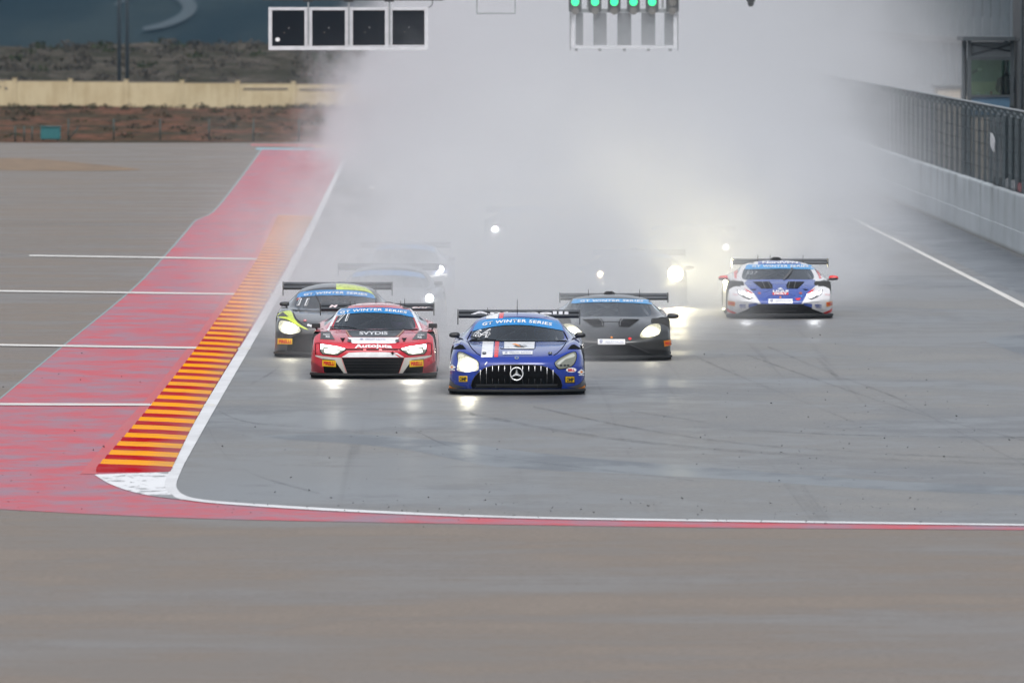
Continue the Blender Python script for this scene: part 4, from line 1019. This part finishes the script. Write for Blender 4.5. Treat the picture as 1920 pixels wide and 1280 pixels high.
B.patch('corner_panel', [(1712, 910), (1690, 965), (1640, 1020), (1560, 1048), (1480, 1058), (1620, 1075), (1720, 1050)], M('carbon_grey', (.05, .052, .055), .35, coat=.6), both=True, off=.004)
B.patch('corner_winglet', [(1722, 1032), (1690, 1040), (1660, 1062), (1605, 1074), (1640, 1100), (1722, 1100)], m_orange, both=True, off=.012, label='orange corner winglet')
B.stroke('sticker', [(508, 792), (534, 762)], 12, m_white, off=.007)
B.text('AMG', 1215, 1275, 220, 14, m_white, .03)
B.stroke('windscreen_wiper', [(330, 468), (420, 478), (560, 503), (640, 508)], 10, m_matt, off=.02)
B.patch('cowl', [(325, 500), (345, 490), (700, 504), (1100, 506), (1480, 500), (1495, 514), (888, 516), (310, 514)], m_matt, off=.006)
B.stroke('pillar_trim', [(1450, 392), (1475, 440), (1500, 490)], 12, m_matt, both=True, off=.006)
B.wing(182, 1646, 138, 232, 312)
B.wing_text('Antonelli', 335, 1512, 184, 34, m_white, .03)
B.mirror_part(1585, 1716, 402, 468, 1.65, m_black, None, (.83, 1.75, .79))
B.patch('sticker', [(1650, 395)]*0 or [(520, 770), (528, 760), (534, 764), (526, 776)], m_white, off=.007)
for c, r in ((895, 5), (540, 105)): B.antenna(c, r, 160, 3.0)
B.spill(305, 800, 2.2, False)
helmet_driver(B, 'driver in dark suit and blue helmet at the wheel of the blue car', M('blue_helmet', (.05, .18, .6), .3, coat=.5))

# ---- red car -------------------------------------------------------
p_red = paint('red_paint', (.50, .018, .035), .25, .25)
A = Car('r8', 'red racing car with white nose frame and black bonnet panel beside the blue car', 699.5, 711, 240, -.011, p_red, (570, 550, 7.111))
A.banner([(430, 300), (455, 250), (482, 207), (700, 196), (930, 193), (1170, 196), (1405, 222), (1440, 270), (1466, 325)], [(1300, 288), (1120, 268), (930, 260), (740, 262), (580, 276)], 484, 1370, lambda u: 238+38*((u-930)/440)**2, 30)
A.outline_text('71', 425, 615, lambda u: 388-(u-425)*.15, 88)
A.stroke('pillar_trim', [(1400, 168), (1440, 235), (1490, 340), (1530, 430), (1560, 500)], 30, m_white, both=True, off=.006, label='white pillar stripe')
A.patch('roof_strip', [(700, 150), (930, 143), (1180, 148), (1270, 158), (930, 153), (640, 162)], m_white, off=.005)
A.patch('roof_corner', [(515, 160), (600, 165), (575, 200), (500, 203)], m_dgrey, off=.006, both=True)
A.patch('bonnet_panel', [(560, 494), (1330, 494), (1215, 582), (640, 582)], m_black, off=.005, label='black bonnet panel')
for pts in ([(560, 494), (590, 494), (655, 582), (612, 582)], [(1330, 494), (1300, 494), (1205, 582), (1245, 582)]): A.stroke('panel_edge', [pts[0], pts[3]], 18, M('copper_film', (.30, .17, .11), .35), off=.009)
A.text('SVYDIS', 738, 1116, 556, 40, m_white, .03, off=.010, name='lettering')
A.patch('white_panel', [(580, 590), (1268, 590), (1225, 665), (1120, 672), (930, 668), (740, 672), (645, 668)], m_white, off=.006)
A.text('GEDLICH RACING', 815, 1085, 630, 20, m_plate_t, 0, off=.010); A.patch('sticker', A.ell(768, 616, 20, 11), m_plate_t, off=.010)
A.text('Autojuta', 676, 1174, lambda u: 722+10*((u-925)/250)**2, 44, m_white, .035, off=.009)
A.patch('air_dart', [(1300, 596), (1338, 600), (1372, 596), (1350, 625), (1330, 655), (1318, 620)], m_matt, both=True, off=.008)
A.patch('bonnet_pin', A.ell(1243, 638, 28, 18), m_dgrey, both=True, off=.012)
A.patch('fender_panel', [(1522, 512), (1640, 510), (1636, 612), (1440, 618)], m_dgrey, both=True, off=.005, label='black fender panel')
A.text('FANUC', 255, 345, 560, 14, m_white, .03); A.text('R2', 290, 345, 592, 20, m_white, .05); A.text('FANUC', 1515, 1610, 565, 14, m_white, .03); A.text('R2', 1515, 1570, 598, 20, m_white, .05)
A.stroke('front_slot', [(575, 748), (790, 748)], 16, m_matt, off=.006); A.stroke('front_slot', [(830, 748), (1000, 748)], 16, m_matt, off=.006); A.stroke('front_slot', [(1040, 748), (1255, 748)], 16, m_matt, off=.006)
A.patch('headlight_surround', [(1255, 742), (1400, 706), (1640, 664), (1638, 770), (1600, 815), (1395, 828), (1320, 782)], m_matt, both=True, off=.004)
A.patch('headlight', [(1285, 745), (1400, 712), (1625, 678), (1622, 765), (1592, 806), (1405, 818), (1340, 780)], m_lens, both=True, off=.010)
A.patch('led_strip', [(1290, 746), (1400, 718), (1618, 684), (1614, 745), (1590, 745), (1592, 712), (1460, 735), (1330, 757)], m_lampw, both=True, off=.022)
A.patch('lamp', [(1355, 772), (1470, 750), (1562, 740), (1566, 785), (1440, 803), (1390, 793)], glow_lamp('lamp_light_d', A.hit(*A.C(1490, 772))[0], 20, .9, (.09, .035), (1, .98, .86)), both=True, off=.024)
A.lamps(1450, 770, .28, 28, aim=-35, color=(1, .95, .8), blend=.8)
A.stroke('shut_line', [(1640, 664), (1698, 668), (1698, 780), (1690, 820)], 9, m_matt, both=True, off=.006)
A.patch('nose_bar', [(503, 850), (598, 790), (760, 782), (1075, 782), (1240, 792), (1335, 850)], m_white, off=.006, label='white bar above the radiator mouth')
A.patch('radiator_mouth', [(500, 856), (1338, 856), (1262, 1062), (572, 1062)], m_matt, off=.006)
A.stroke('mouth_edge', [(500, 853), (572, 1062)], 6, m_red, off=.012); A.stroke('mouth_edge', [(1338, 853), (1262, 1062)], 6, m_red, off=.012)
for k in range(9): A.stroke('radiator_bar', [(520+k*8, 880+k*20), (1320-k*8, 880+k*20)], 3, m_dgrey, off=.010)
A.patch('side_intake', [(1336, 900), (1600, 866), (1596, 900), (1582, 1060), (1300, 1062)], m_matt, both=True, off=.004)
m_beige = M('silver_film', (.50, .49, .46), .35, coat=.3)
A.patch('nose_blade', [(1338, 856), (1480, 848), (1695, 822), (1690, 838), (1605, 868), (1432, 886), (1400, 935), (1312, 1060), (1266, 1060)], m_beige, both=True, off=.012, label='pale silver blade')
for q in ([(254, 884), (431, 894), (431, 974), (252, 964)], [(1400, 894), (1582, 882), (1586, 966), (1403, 976)]):
    A.patch('sticker', q, m_yel, off=.018, label='yellow sticker with red letters'); xa, xb = q[0][0], q[1][0]; sl_ = (q[2][1]-q[3][1])/(xb-xa)
    A.text('PIRELLI', xa+18, xb-18, lambda u, q=q, sl_=sl_, xa=xa: q[3][1]-20+sl_*(u-xa), 44, m_red, .05, off=.023)
A.patch('corner_strip', [(1582, 1055), (1765, 1040), (1764, 1075), (1582, 1078)], m_beige, both=True, off=.006)
A.patch('lower_shade_film', [(1700, 930), (1760, 900), (1765, 1035), (1600, 1050), (1590, 1000)], M('dark_red_film', (.20, .02, .03), .35), both=True, off=.004)  # darker red patch on the lower outer corners
A.patch('tow_loop', [(1150, 792), (1170, 788), (1172, 776), (1182, 776), (1184, 790), (1215, 796), (1190, 806), (1180, 820), (1168, 806)], m_matt, off=.02)
A.patch('sticker', [(1205, 806), (1235, 812), (1300, 848), (1262, 846)], m_red, off=.01)
A.stroke('windscreen_wiper', [(350, 462), (440, 458), (560, 462), (700, 486)], 12, m_matt, off=.02)
A.patch('cowl', [(340, 478), (360, 468), (930, 486), (1510, 476), (1530, 490), (930, 494)], m_matt, off=.006)
A.patch('sticker', [(80, 725), (98, 725), (96, 765), (80, 770)], m_white, off=.006, both=True)
A.wing(218, 1732, 138, 234, 296, 4.3)
A.wing_text('M', 335, 450, 184, 30, m_white, .06, .3, 4.3); A.wing_text('enr', 1440, 1690, 196, 28, m_white, .02, .35, 4.3)
A.mirror_part(1660, 1775, 402, 462, 1.35, m_black, None, (.90, 1.4, .72), boxy=True)
for c, r in ((960, 60), (1343, 65), (615, 100), (680, 100), (1290, 98)): A.antenna(c, r, 150, 2.6)
helmet_driver(A, 'driver with purple helmet at the wheel of the red car', M('purple_helmet', (.22, .10, .30), .3, coat=.5))

# ---- lime and black car -------------------------------------------
p_lb = paint('black_grey_paint', (.035, .038, .042), .3, .25)
m_lime = M('lime_film', (.50, .62, .06), .3, coat=.5)
Gc = Car('amg', 'black and lime green racing car behind the red car at the left track edge', 629, 671, 231, -.004, p_lb, (500, 500, 6.736))
Gc.patch('roof_film', [(878, 216), (1000, 222), (1120, 236), (1250, 265), (1320, 315), (1375, 390), (1345, 385), (1330, 345), (1250, 312), (1100, 297), (878, 291)], m_lime, off=.005, label='lime green roof half')
Gc.banner([(378, 392), (395, 350), (440, 322), (620, 300), (880, 294), (1120, 304), (1290, 330), (1350, 360), (1376, 410)], [(1240, 384), (1060, 370), (880, 364), (700, 366), (540, 376)], 472, 1270, lambda u: 345+28*((u-870)/400)**2, 26)
Gc.outline_text('11', 378, 545, 492, 86)
Gc.patch('fender_film', smooth_poly([(122, 640), (140, 605), (175, 580), (240, 560), (300, 556), (330, 600), (345, 650), (400, 715), (470, 760), (530, 795), (480, 786), (400, 748), (320, 700), (240, 660)], 2), m_lime, both=True, off=.004, label='lime green fender film')
Gc.patch('fender_vent', [(130, 628), (205, 575), (276, 633)], m_dgrey, both=True, off=.008)
Gc.patch('headlight_surround', smooth_poly([(150, 700), (230, 678), (330, 712), (430, 775), (440, 830), (330, 850), (220, 840), (165, 790)], 3), m_matt, both=True, off=.004)
Gc.patch('headlight', smooth_poly([(160, 705), (235, 686), (330, 720), (422, 778), (430, 822), (330, 842), (225, 832), (175, 788)], 3), m_lens, both=True, off=.010)
Gc.patch('lamp', smooth_poly([(180, 700), (235, 690), (330, 722), (422, 780), (425, 826), (330, 846), (225, 835), (170, 785)], 3), glow_lamp('lamp_light_b', Gc.hit(*Gc.C(290, 775))[0], 45, 1.2, (.07, .06), (1, .97, .75)), both=True, off=.03)
Gc.spill(290, 775, 2.5)
Gc.lamps(300, 775, .28, 8)
Gc.patch('sticker', [(145, 905), (326, 908), (326, 978), (140, 975)], m_yel, off=.008, both=True); Gc.text('PIRELLI', 160, 312, 962, 40, m_red, .05, off=.013)
Gc.text('AMG', 105, 275, 882, 26, m_dgrey, .01, .3); Gc.patch('sticker', Gc.ell(485, 683, 20, 14), m_red, off=.008); Gc.patch('sticker', Gc.ell(485, 683, 9, 6), m_white, off=.012)
for q in (530, 560): Gc.patch('sticker', Gc.ell(q, 740+(q-530)*.3, 18, 14), m_white, off=.008)
Gc.stroke('shut_line', [(330, 575), (370, 660), (440, 720), (520, 770)], 7, m_matt, both=True, off=.008)
Gc.patch('sticker', [(375, 430), (440, 392), (400, 395)], m_red, off=.009); Gc.patch('sticker', [(388, 412), (440, 392), (420, 392)], m_white, off=.011)
Gc.patch('grille', [(330, 880), (400, 850), (1300, 850), (1380, 900), (1440, 1000), (1440, 1100), (260, 1100), (260, 1000)], m_matt, off=.003)
Gc.patch('lower_intake', [(100, 1060), (230, 1050), (235, 1100), (100, 1105)], m_matt, off=.004, both=True)
Gc.patch('cowl', [(330, 545), (600, 560), (880, 563), (1160, 560), (1400, 545), (1410, 556), (880, 572), (325, 556)], m_matt, off=.006)
Gc.stroke('windscreen_wiper', [(620, 365), (650, 420), (672, 470), (676, 545)], 10, m_matt, off=.02)
Gc.wing(206, 1584, 200, 290, 366)
Gc.mirror_part(1480, 1605, 440, 500, 1.65, m_black, None, (.83, 1.75, .79))
Gc.antenna(1380, 235, 440, 2.9)

# ---- wedge shaped cars ---------------------------------------------
def scoop(c, c0, c1, r0, r1, y, m):
    a = c.lp(c0, r0, y); b = c.lp(c1, r1, y); hw = (b.x-a.x)/2; zt = a.z; zb = b.z-.06
    bm = bmesh.new(); sec = [(-hw, zb), (-hw*.72, zt-.02), (-hw*.4, zt), (hw*.4, zt), (hw*.72, zt-.02), (hw, zb)]
    A_ = [bm.verts.new((x, y, z)) for x, z in sec]; B_ = [bm.verts.new((x*.8, y+.9, z-.03)) for x, z in sec]
    for i in range(5): bm.faces.new((A_[i], A_[i+1], B_[i+1], B_[i]))
    bm.faces.new(A_); bm.faces.new(B_); bmesh.ops.recalc_face_normals(bm, faces=bm.faces[:])
    o = frombm('roof_scoop', bm, m, c.e); bm = bmesh.new(); v = [bm.verts.new((x*.8, y-.004, zb+(z-zb)*.85)) for x, z in sec]; bm.faces.new(v); frombm('scoop_opening', bm, m_matt, o)
p_white = paint('white_paint', (.68, .68, .70), .3, .2)
m_rblue = M('royal_blue_film', (.015, .055, .30), .3, coat=.6)
Lw = Car('wedge', 'white and blue racing car with red mirrors, alone at the right of the pack', 1463.5, 598.5, 200, 0, p_white, (1340, 470, 7.385))
Lw.patch('roof_film', [(600, 148), (800, 142), (1010, 142), (1180, 150), (1205, 193), (600, 193)], m_rblue, off=.005, label='blue roof panel'); Lw.text('NordVPN', 660, 1150, 182, 30, m_white, .04, off=.010)
m_lblue = M('banner_light_blue', (.04, .27, .58), .3, coat=.5)
Lw.banner([(420, 262), (440, 196), (915, 190), (1390, 196), (1412, 262)], [(915, 252)], 520, 1300, 232, 26, m_lblue)
Lw.text('527', 432, 600, 332, 42, M('pale_film', (.35, .38, .42), .4), .0, .25, name='race_number')
Lw.stroke('windscreen_wiper', [(1075, 250), (1040, 310), (990, 370), (950, 405)], 32, m_dgrey, off=.02)
Lw.patch('bonnet_film', [(455, 405), (915, 398), (1380, 403), (1430, 450), (1380, 500), (1275, 605), (1200, 735), (915, 742), (640, 735), (555, 605), (450, 500), (408, 448)], m_rblue, off=.004, label='blue bonnet film')
Lw.patch('bonnet_vent', [(1250, 432), (1020, 430), (990, 480), (1000, 530), (1150, 530)], m_matt, both=True, off=.008)
for c in (1040, 1120): Lw.stroke('vent_rib', [(c, 436), (c-22, 526)], 9, m_dgrey, off=.013, both=True)
Lw.text('LIQUI', 806, 1020, 578, 26, m_white, .05, off=.012); Lw.patch('sticker', [(800, 583), (1022, 583), (1022, 616), (800, 616)], m_red, off=.009); Lw.text('MOLY', 825, 1005, 612, 24, m_white, .05, off=.013)
Lw.patch('sticker', [(865, 538), (910, 515), (955, 538)], m_white, off=.009); Lw.patch('badge', Lw.ell(910, 650, 14, 12), m_orange, off=.009)
Lw.patch('number_board', [(745, 672), (1078, 672), (1078, 728), (745, 728)], m_white, off=.012); Lw.text('GEDLICH RACING', 835, 1060, 712, 24, m_plate_t, .0, off=.018); Lw.patch('sticker', Lw.ell(790, 698, 22, 18), m_plate_t, off=.017)
Lw.patch('headlight_film', [(1392, 520), (1345, 580), (1275, 600), (1320, 560)], m_red, both=True, off=.006)
Lw.patch('headlight', [(1500, 540), (1455, 560), (1390, 575), (1330, 600), (1272, 608), (1285, 655), (1340, 680), (1410, 650), (1480, 600)], m_dgrey, both=True, off=.007)
Lw.patch('lamp', [(1480, 560), (1440, 590), (1418, 570), (1375, 600), (1340, 590), (1318, 612), (1275, 612), (1290, 650), (1330, 656), (1375, 640), (1400, 618), (1420, 622), (1470, 595)], m_lampw, both=True, off=.02)
Lw.lamps(1380, 610, .3, 5, color=(.95, .97, 1))
for r_, m in (((1222, 540, 1302, 552), m_matt),): Lw.patch('bonnet_slot', [(1215, 532), (1305, 540), (1260, 556)], m, both=True, off=.008)
Lw.patch('bonnet_pin', Lw.ell(1190, 592, 22, 16), M('rust_film', (.3, .06, .04), .4), both=True, off=.008); Lw.patch('sticker', [(1115, 665), (1195, 655), (1170, 690), (1130, 685)], m_red, off=.008); Lw.patch('sticker', Lw.ell(1200, 634, 12, 9), m_lblue, off=.009)
Lw.patch('lower_mouth', [(480, 742), (640, 738), (915, 745), (1200, 738), (1345, 742), (1345, 800), (1500, 862), (1640, 884), (1650, 905), (180, 905), (190, 884), (330, 862), (480, 800)], m_matt, off=.004)
Lw.patch('splitter_film', [(1210, 718), (1345, 735), (1345, 785), (1240, 752)], m_rblue, both=True, off=.009)
Lw.stroke('mouth_bar', [(680, 770), (1150, 770)], 6, m_dgrey, off=.010); Lw.stroke('mouth_bar', [(700, 830), (1130, 830)], 6, m_dgrey, off=.010)
Lw.stroke('white_blade', [(1210, 722), (1340, 700), (1450, 690)], 12, m_white, both=True, off=.014)
for q in ([(186, 690), (288, 708), (280, 766), (188, 750)], [(1540, 712), (1640, 697), (1640, 755), (1545, 775)]):
    Lw.patch('sticker', q, m_orange, off=.008, label='orange sticker'); Lw.text('PIRELLI', q[0][0]+12, q[1][0]-12, (q[2][1]+q[3][1])/2-20, 26, m_red, .04, off=.013)
for c0 in (345, 1388): Lw.text('MEIX', c0, c0+92, 765, 24, m_rblue, .04); Lw.text('WORX', c0+4, c0+90, 790, 18, m_rblue, .03)
Lw.patch('corner_film', [(1664, 755), (1655, 800), (1600, 850), (1530, 872), (1500, 855), (1580, 825), (1630, 785)], m_red, both=True, off=.006, label='red corner film')
Lw.patch('fender_vent', [(1458, 438), (1512, 406), (1562, 420), (1528, 446)], m_dgrey, both=True, off=.006)
Lw.stroke('pillar_film', [(1412, 262), (1440, 320), (1465, 385)], 26, m_red, both=True, off=.006)
Lw.patch('roof_hatch', Lw.ell(522, 168, 16, 9), m_dgrey, off=.009)
for c0 in (255, 1525): Lw.text('Rioja', c0, c0+70, 618, 24, M('pink_ink', (.6, .3, .33), .5), .0, .3)
Lw.wing(245, 1570, 116, 190, 228, 4.3, M('grey_wing', (.05, .053, .057), .4))
scoop(Lw, 822, 1005, 88, 122, 2.75, m_black)
Lw.mirror_part(1578, 1712, 342, 410, 1.3, m_red, m_black, (.90, 1.35, .70))
for c, r in ((598, 50), (770, 60), (1225, 60)): Lw.antenna(c, r, 130, 2.9)

p_blk = paint('satin_black_paint', (.014, .015, .016), .38, .15)
K = Car('wedge', 'black racing car with one bright headlight half veiled in spray, right behind the blue car', 1147.5, 677.5, 229, 0, p_blk, (1030, 530, 7.385))
K.banner([(300, 292), (335, 228), (860, 220), (1395, 240), (1425, 302)], [(1200, 285), (860, 272), (560, 278)], 430, 1300, lambda u: 266+6*((u-860)/430)**2, 25, m_lblue)
K.patch('bonnet_vent', [(1250, 508), (985, 502), (955, 560), (965, 610), (1105, 612)], m_matt, both=True, off=.006)
K.stroke('vent_rib', [(1020, 505), (985, 540), (980, 600)], 12, m_dgrey, off=.010, both=True)
K.patch('number_board', [(672, 786), (1048, 788), (1048, 852), (674, 852)], m_white, off=.012); K.text('GEDLICH RACING', 770, 1030, 833, 26, m_plate_t, .0, off=.018); K.patch('sticker', K.ell(718, 815, 24, 20), m_plate_t, off=.017)
K.patch('headlight', [(1262, 720), (1330, 650), (1400, 610), (1500, 590), (1530, 640), (1500, 720), (1390, 755), (1280, 770)], m_lens, both=True, off=.007)
K.patch('lamp', smooth_poly([(1255, 735), (1330, 655), (1400, 605), (1505, 588), (1540, 640), (1505, 722), (1390, 756), (1275, 775)], 2), glow_lamp('lamp_light_c', K.hit(*K.C(1400, 682))[0], 35, 1.0, (.085, .05), (1, .96, .72)), both=True, off=.03)
K.spill(1400, 682, 1.6)
K.lamps(1400, 680, .3, 8)
K.patch('sticker', [(1580, 803), (1698, 786), (1700, 862), (1588, 882)], m_orange, both=True, off=.008, label='orange sticker'); K.text('PIRELLI', 1596, 1690, 852, 34, m_red, .05, off=.013)
K.patch('badge', K.ell(862, 760, 16, 12), m_orange, off=.008); K.patch('sticker', K.ell(1115, 778, 22, 18), m_red, off=.008)
K.patch('lower_mouth', [(520, 870), (860, 862), (1120, 862), (1330, 960), (1480, 1010), (1640, 1050), (120, 1050), (250, 1010), (380, 960)], m_matt, off=.004)
K.stroke('nose_blade', [(1110, 850), (1250, 905), (1380, 965)], 14, m_dgrey, both=True, off=.012)
K.patch('fender_vent', [(1495, 525), (1530, 490), (1590, 500), (1560, 530)], m_matt, both=True, off=.006)
K.wing(146, 1643, 150, 240, 278, 4.3, M('grey_wing', (.05, .053, .057), .4)); scoop(K, 782, 980, 118, 150, 2.75, m_black)
K.mirror_part(1632, 1795, 425, 498, 1.3, m_black, None, (.90, 1.35, .70))
for c, r in ((542, 90), (1250, 88)): K.antenna(c, r, 150, 2.9)

# ---- cars inside the spray: copies of the plainer parts -------------
skip = ('lettering', 'sticker', 'race_number', 'antenna', 'headlamp_beam', 'headlamp_spill', 'lamp', 'shut_line', 'fender_film', 'roof_film', 'badge', 'number_board', 'vent_rib')
def copy_car(src, x, y, label, body_m, lampx, lamps, col, spot=0):
    """lamps: (left strength, radius), (right strength, radius) of the glowing lenses"""
    r = src.e.copy(); COL.objects.link(r); r.location = (x, y, 0); r.rotation_euler = (0, 0, 0); r['label'] = label; r['group'] = 'racing cars hidden in the spray'
    for ch in list(src.e.children):
        if ch.name.split('.')[0] in skip: continue
        c = ch.copy(); COL.objects.link(c); c.parent = r
        if ch.name.split('.')[0] == 'body':
            c.data = ch.data.copy(); c.data.materials.clear(); c.data.materials.append(body_m); c.data.materials.append(m_matt)
        for g in ch.children:
            d = g.copy(); COL.objects.link(d); d.parent = c
    for sg, (st, size) in zip((-1, 1), lamps):
        bm = bmesh.new(); bmesh.ops.create_uvsphere(bm, u_segments=14, v_segments=8, radius=1)
        for v in bm.verts: v.co = Vector((v.co.x*size, v.co.y*.03, v.co.z*size))
        o = frombm('lamp', bm, emis('lamp_%d_%d' % (y, sg), col, st), r, True); o.location = (sg*lampx, .26, .62)
    if spot:
        l = bpy.data.lights.new('headlamp', 'SPOT'); l.energy = spot; l.color = col; l.shadow_soft_size = .08; l.spot_size = math.radians(84); l.spot_blend = 1
        b = bpy.data.objects.new('headlamp_beam', l); COL.objects.link(b); b.parent = r; b.location = (lampx, .05, .64); b.rotation_euler = (math.radians(98), 0, math.pi)
    return r
wcol = (.90, .96, 1.0); ycol = (1, .89, .55)
def XD(px, d): return (px-800)*d/F
copy_car(Gc, XD(730, 202), 202, 'ghostly pale car just visible through spray above the lime car', paint('pale_grey_paint', (.05, .06, .085), .3), .71, ((25, .05), (40, .075)), wcol)
copy_car(A, XD(760, 224), 224, 'car lost in spray showing two cold white lamps above the red car', paint('hidden_paint', (.10, .12, .2), .3), .69, ((60, .04), (260, .065)), wcol)
copy_car(K, XD(1196, 220), 220, 'car lost in spray whose right lamp is the largest warm yellow glow', p_blk, .73, ((600, .05), (45, .15)), ycol, 2000)
copy_car(K, XD(1300, 244), 244, 'car lost in spray whose faint lamp shows left of the white car', p_lb, .72, ((2, .04), (400, .045)), wcol)
copy_car(A, XD(988, 263), 263, 'car lost in spray with a small white lamp above the blue car', p_lb, .73, ((900, .05), (2, .04)), wcol)
copy_car(Gc, XD(993, 289), 289, 'farthest car in the spray, only a pinpoint lamp showing', p_lb, .72, ((1500, .045), (2, .04)), wcol)

# ------------------------------------------------------------------ spray thrown up by the cars
def spray(name, label, x0, x1, y0, y1, z0, z1, plumes, main=None, step=1.0):
    n = N(name+'_volume'); v = n.pos(); sp = n.n('SeparateXYZ'); n.l(v, sp.inputs[0]); X, Y, Z = sp.outputs
    nzv = n.noise(n.mapv(v, (.55, .16, .55)), 1, 3, .55)
    nz2 = n.noise(n.mapv(v, (1.6, .5, 1.6), (3, 5, 1)), 1, 2, .6)
    wisp = n.math('MULTIPLY', n.ramp(nzv, .34, .60, .15, 1.6), n.ramp(nz2, .3, .65, .55, 1.35))
    tot = None
    for (xc, yt, amp, w0, gw, h0, gh, drift, fade) in plumes:
        s_ = n.math('SUBTRACT', Y, yt)
        on = n.ramp(s_, 0, 2.5)
        wd = n.math('MULTIPLY_ADD', s_, gw, w0); hd = n.math('MULTIPLY_ADD', s_, gh, h0)
        dx = n.math('DIVIDE', n.math('SUBTRACT', n.math('SUBTRACT', X, xc), n.math('MULTIPLY', s_, drift)), wd)
        ex = n.math('EXPONENT', n.math('MULTIPLY', n.math('MULTIPLY', dx, dx), -1.0))
        zz = n.math('DIVIDE', Z, hd); ez = n.math('EXPONENT', n.math('MULTIPLY', n.math('MULTIPLY', zz, zz), -1.0))
        d = n.math('MULTIPLY', n.math('MULTIPLY', ex, ez), n.math('MULTIPLY', on, n.ramp(s_, fade*.3, fade, amp, 0)))
        tot = d if tot is None else n.math('ADD', tot, d)
    if main:
        xl, xr, ya, amp = main
        warp = n.math('MULTIPLY', n.math('ADD', n.math('SUBTRACT', nzv, .5), n.math('MULTIPLY', n.math('SUBTRACT', nz2, .5), .35)), 8.0)
        Xw = n.math('ADD', X, warp)
        left = n.math('ADD', n.math('MULTIPLY', Z, .34), n.ramp(Y, 300, 430, xl+.25, xl-2.9))
        e1 = n.ramp(n.math('SUBTRACT', Xw, left), 0, 2.6)
        e2 = n.ramp(n.math('SUBTRACT', n.ramp(Y, 205, 400, 11.5, 22), n.math('ADD', Xw, n.math('MULTIPLY', Z, .25))), 0, 11.0)
        e3 = n.ramp(Y, ya-3, ya+22)
        ht = n.ramp(Y, ya, 440, 2.5, 9.5)
        zz = n.math('DIVIDE', Z, ht); ez = n.math('EXPONENT', n.math('MULTIPLY', n.math('POWER', zz, 3.0), -1.0))
        d = n.math('MULTIPLY', n.math('MULTIPLY', e1, e2), n.math('MULTIPLY', n.math('MULTIPLY', e3, ez), amp))
        tot = d if tot is None else n.math('ADD', tot, d)
    dens = n.math('MULTIPLY', tot, wisp)
    pv = n.n('VolumePrincipled'); pv.inputs['Color'].default_value = (.865, .88, .91, 1); pv.inputs['Anisotropy'].default_value = .15
    n.l(dens, pv.inputs['Density']); n.l(pv.outputs[0], n.out.inputs['Volume'])
    try: n.m.cycles.homogeneous_volume = False
    except Exception: pass
    bm = bmesh.new(); bx(bm, x0, x1, y0, y1, z0, z1); o = frombm(name, bm, n.m); tag(o, label, 'spray', kind='stuff'); return o
bX = B.e.location.x; 
PL = [(1.2, 175.2, .12, .85, .05, .9, .04, .03, 40), (-.75, 182.6, .10, .9, .05, .9, .05, .0, 40), (-1.3, 193, .13, 1.0, .04, 1.1, .05, .0, 40), (2.8, 191, .27, 1.0, .055, 1.2, .07, .0, 40), (6.6, 215.8, .20, 1.1, .04, 1.2, .07, 0, 40)]
spray('haze', 'white spray cloud billowing up behind the leading racing cars', -8, 29, 175, 470, .02, 12, PL, (-1.95, 15.0, 205, .048))  # the cars' spray, an uneven volume that only carries the haze name

# haze that turns the far hills blue
n = N('haze_volume'); pv = n.n('VolumePrincipled'); pv.inputs['Color'].default_value = (.45, .74, 1, 1); pv.inputs['Density'].default_value = .000036; n.l(pv.outputs[0], n.out.inputs['Volume'])
bm = bmesh.new(); bx(bm, -900, 1300, -60, 5100, -75, 260); tagk(frombm('haze', bm, n.m), 'stuff')
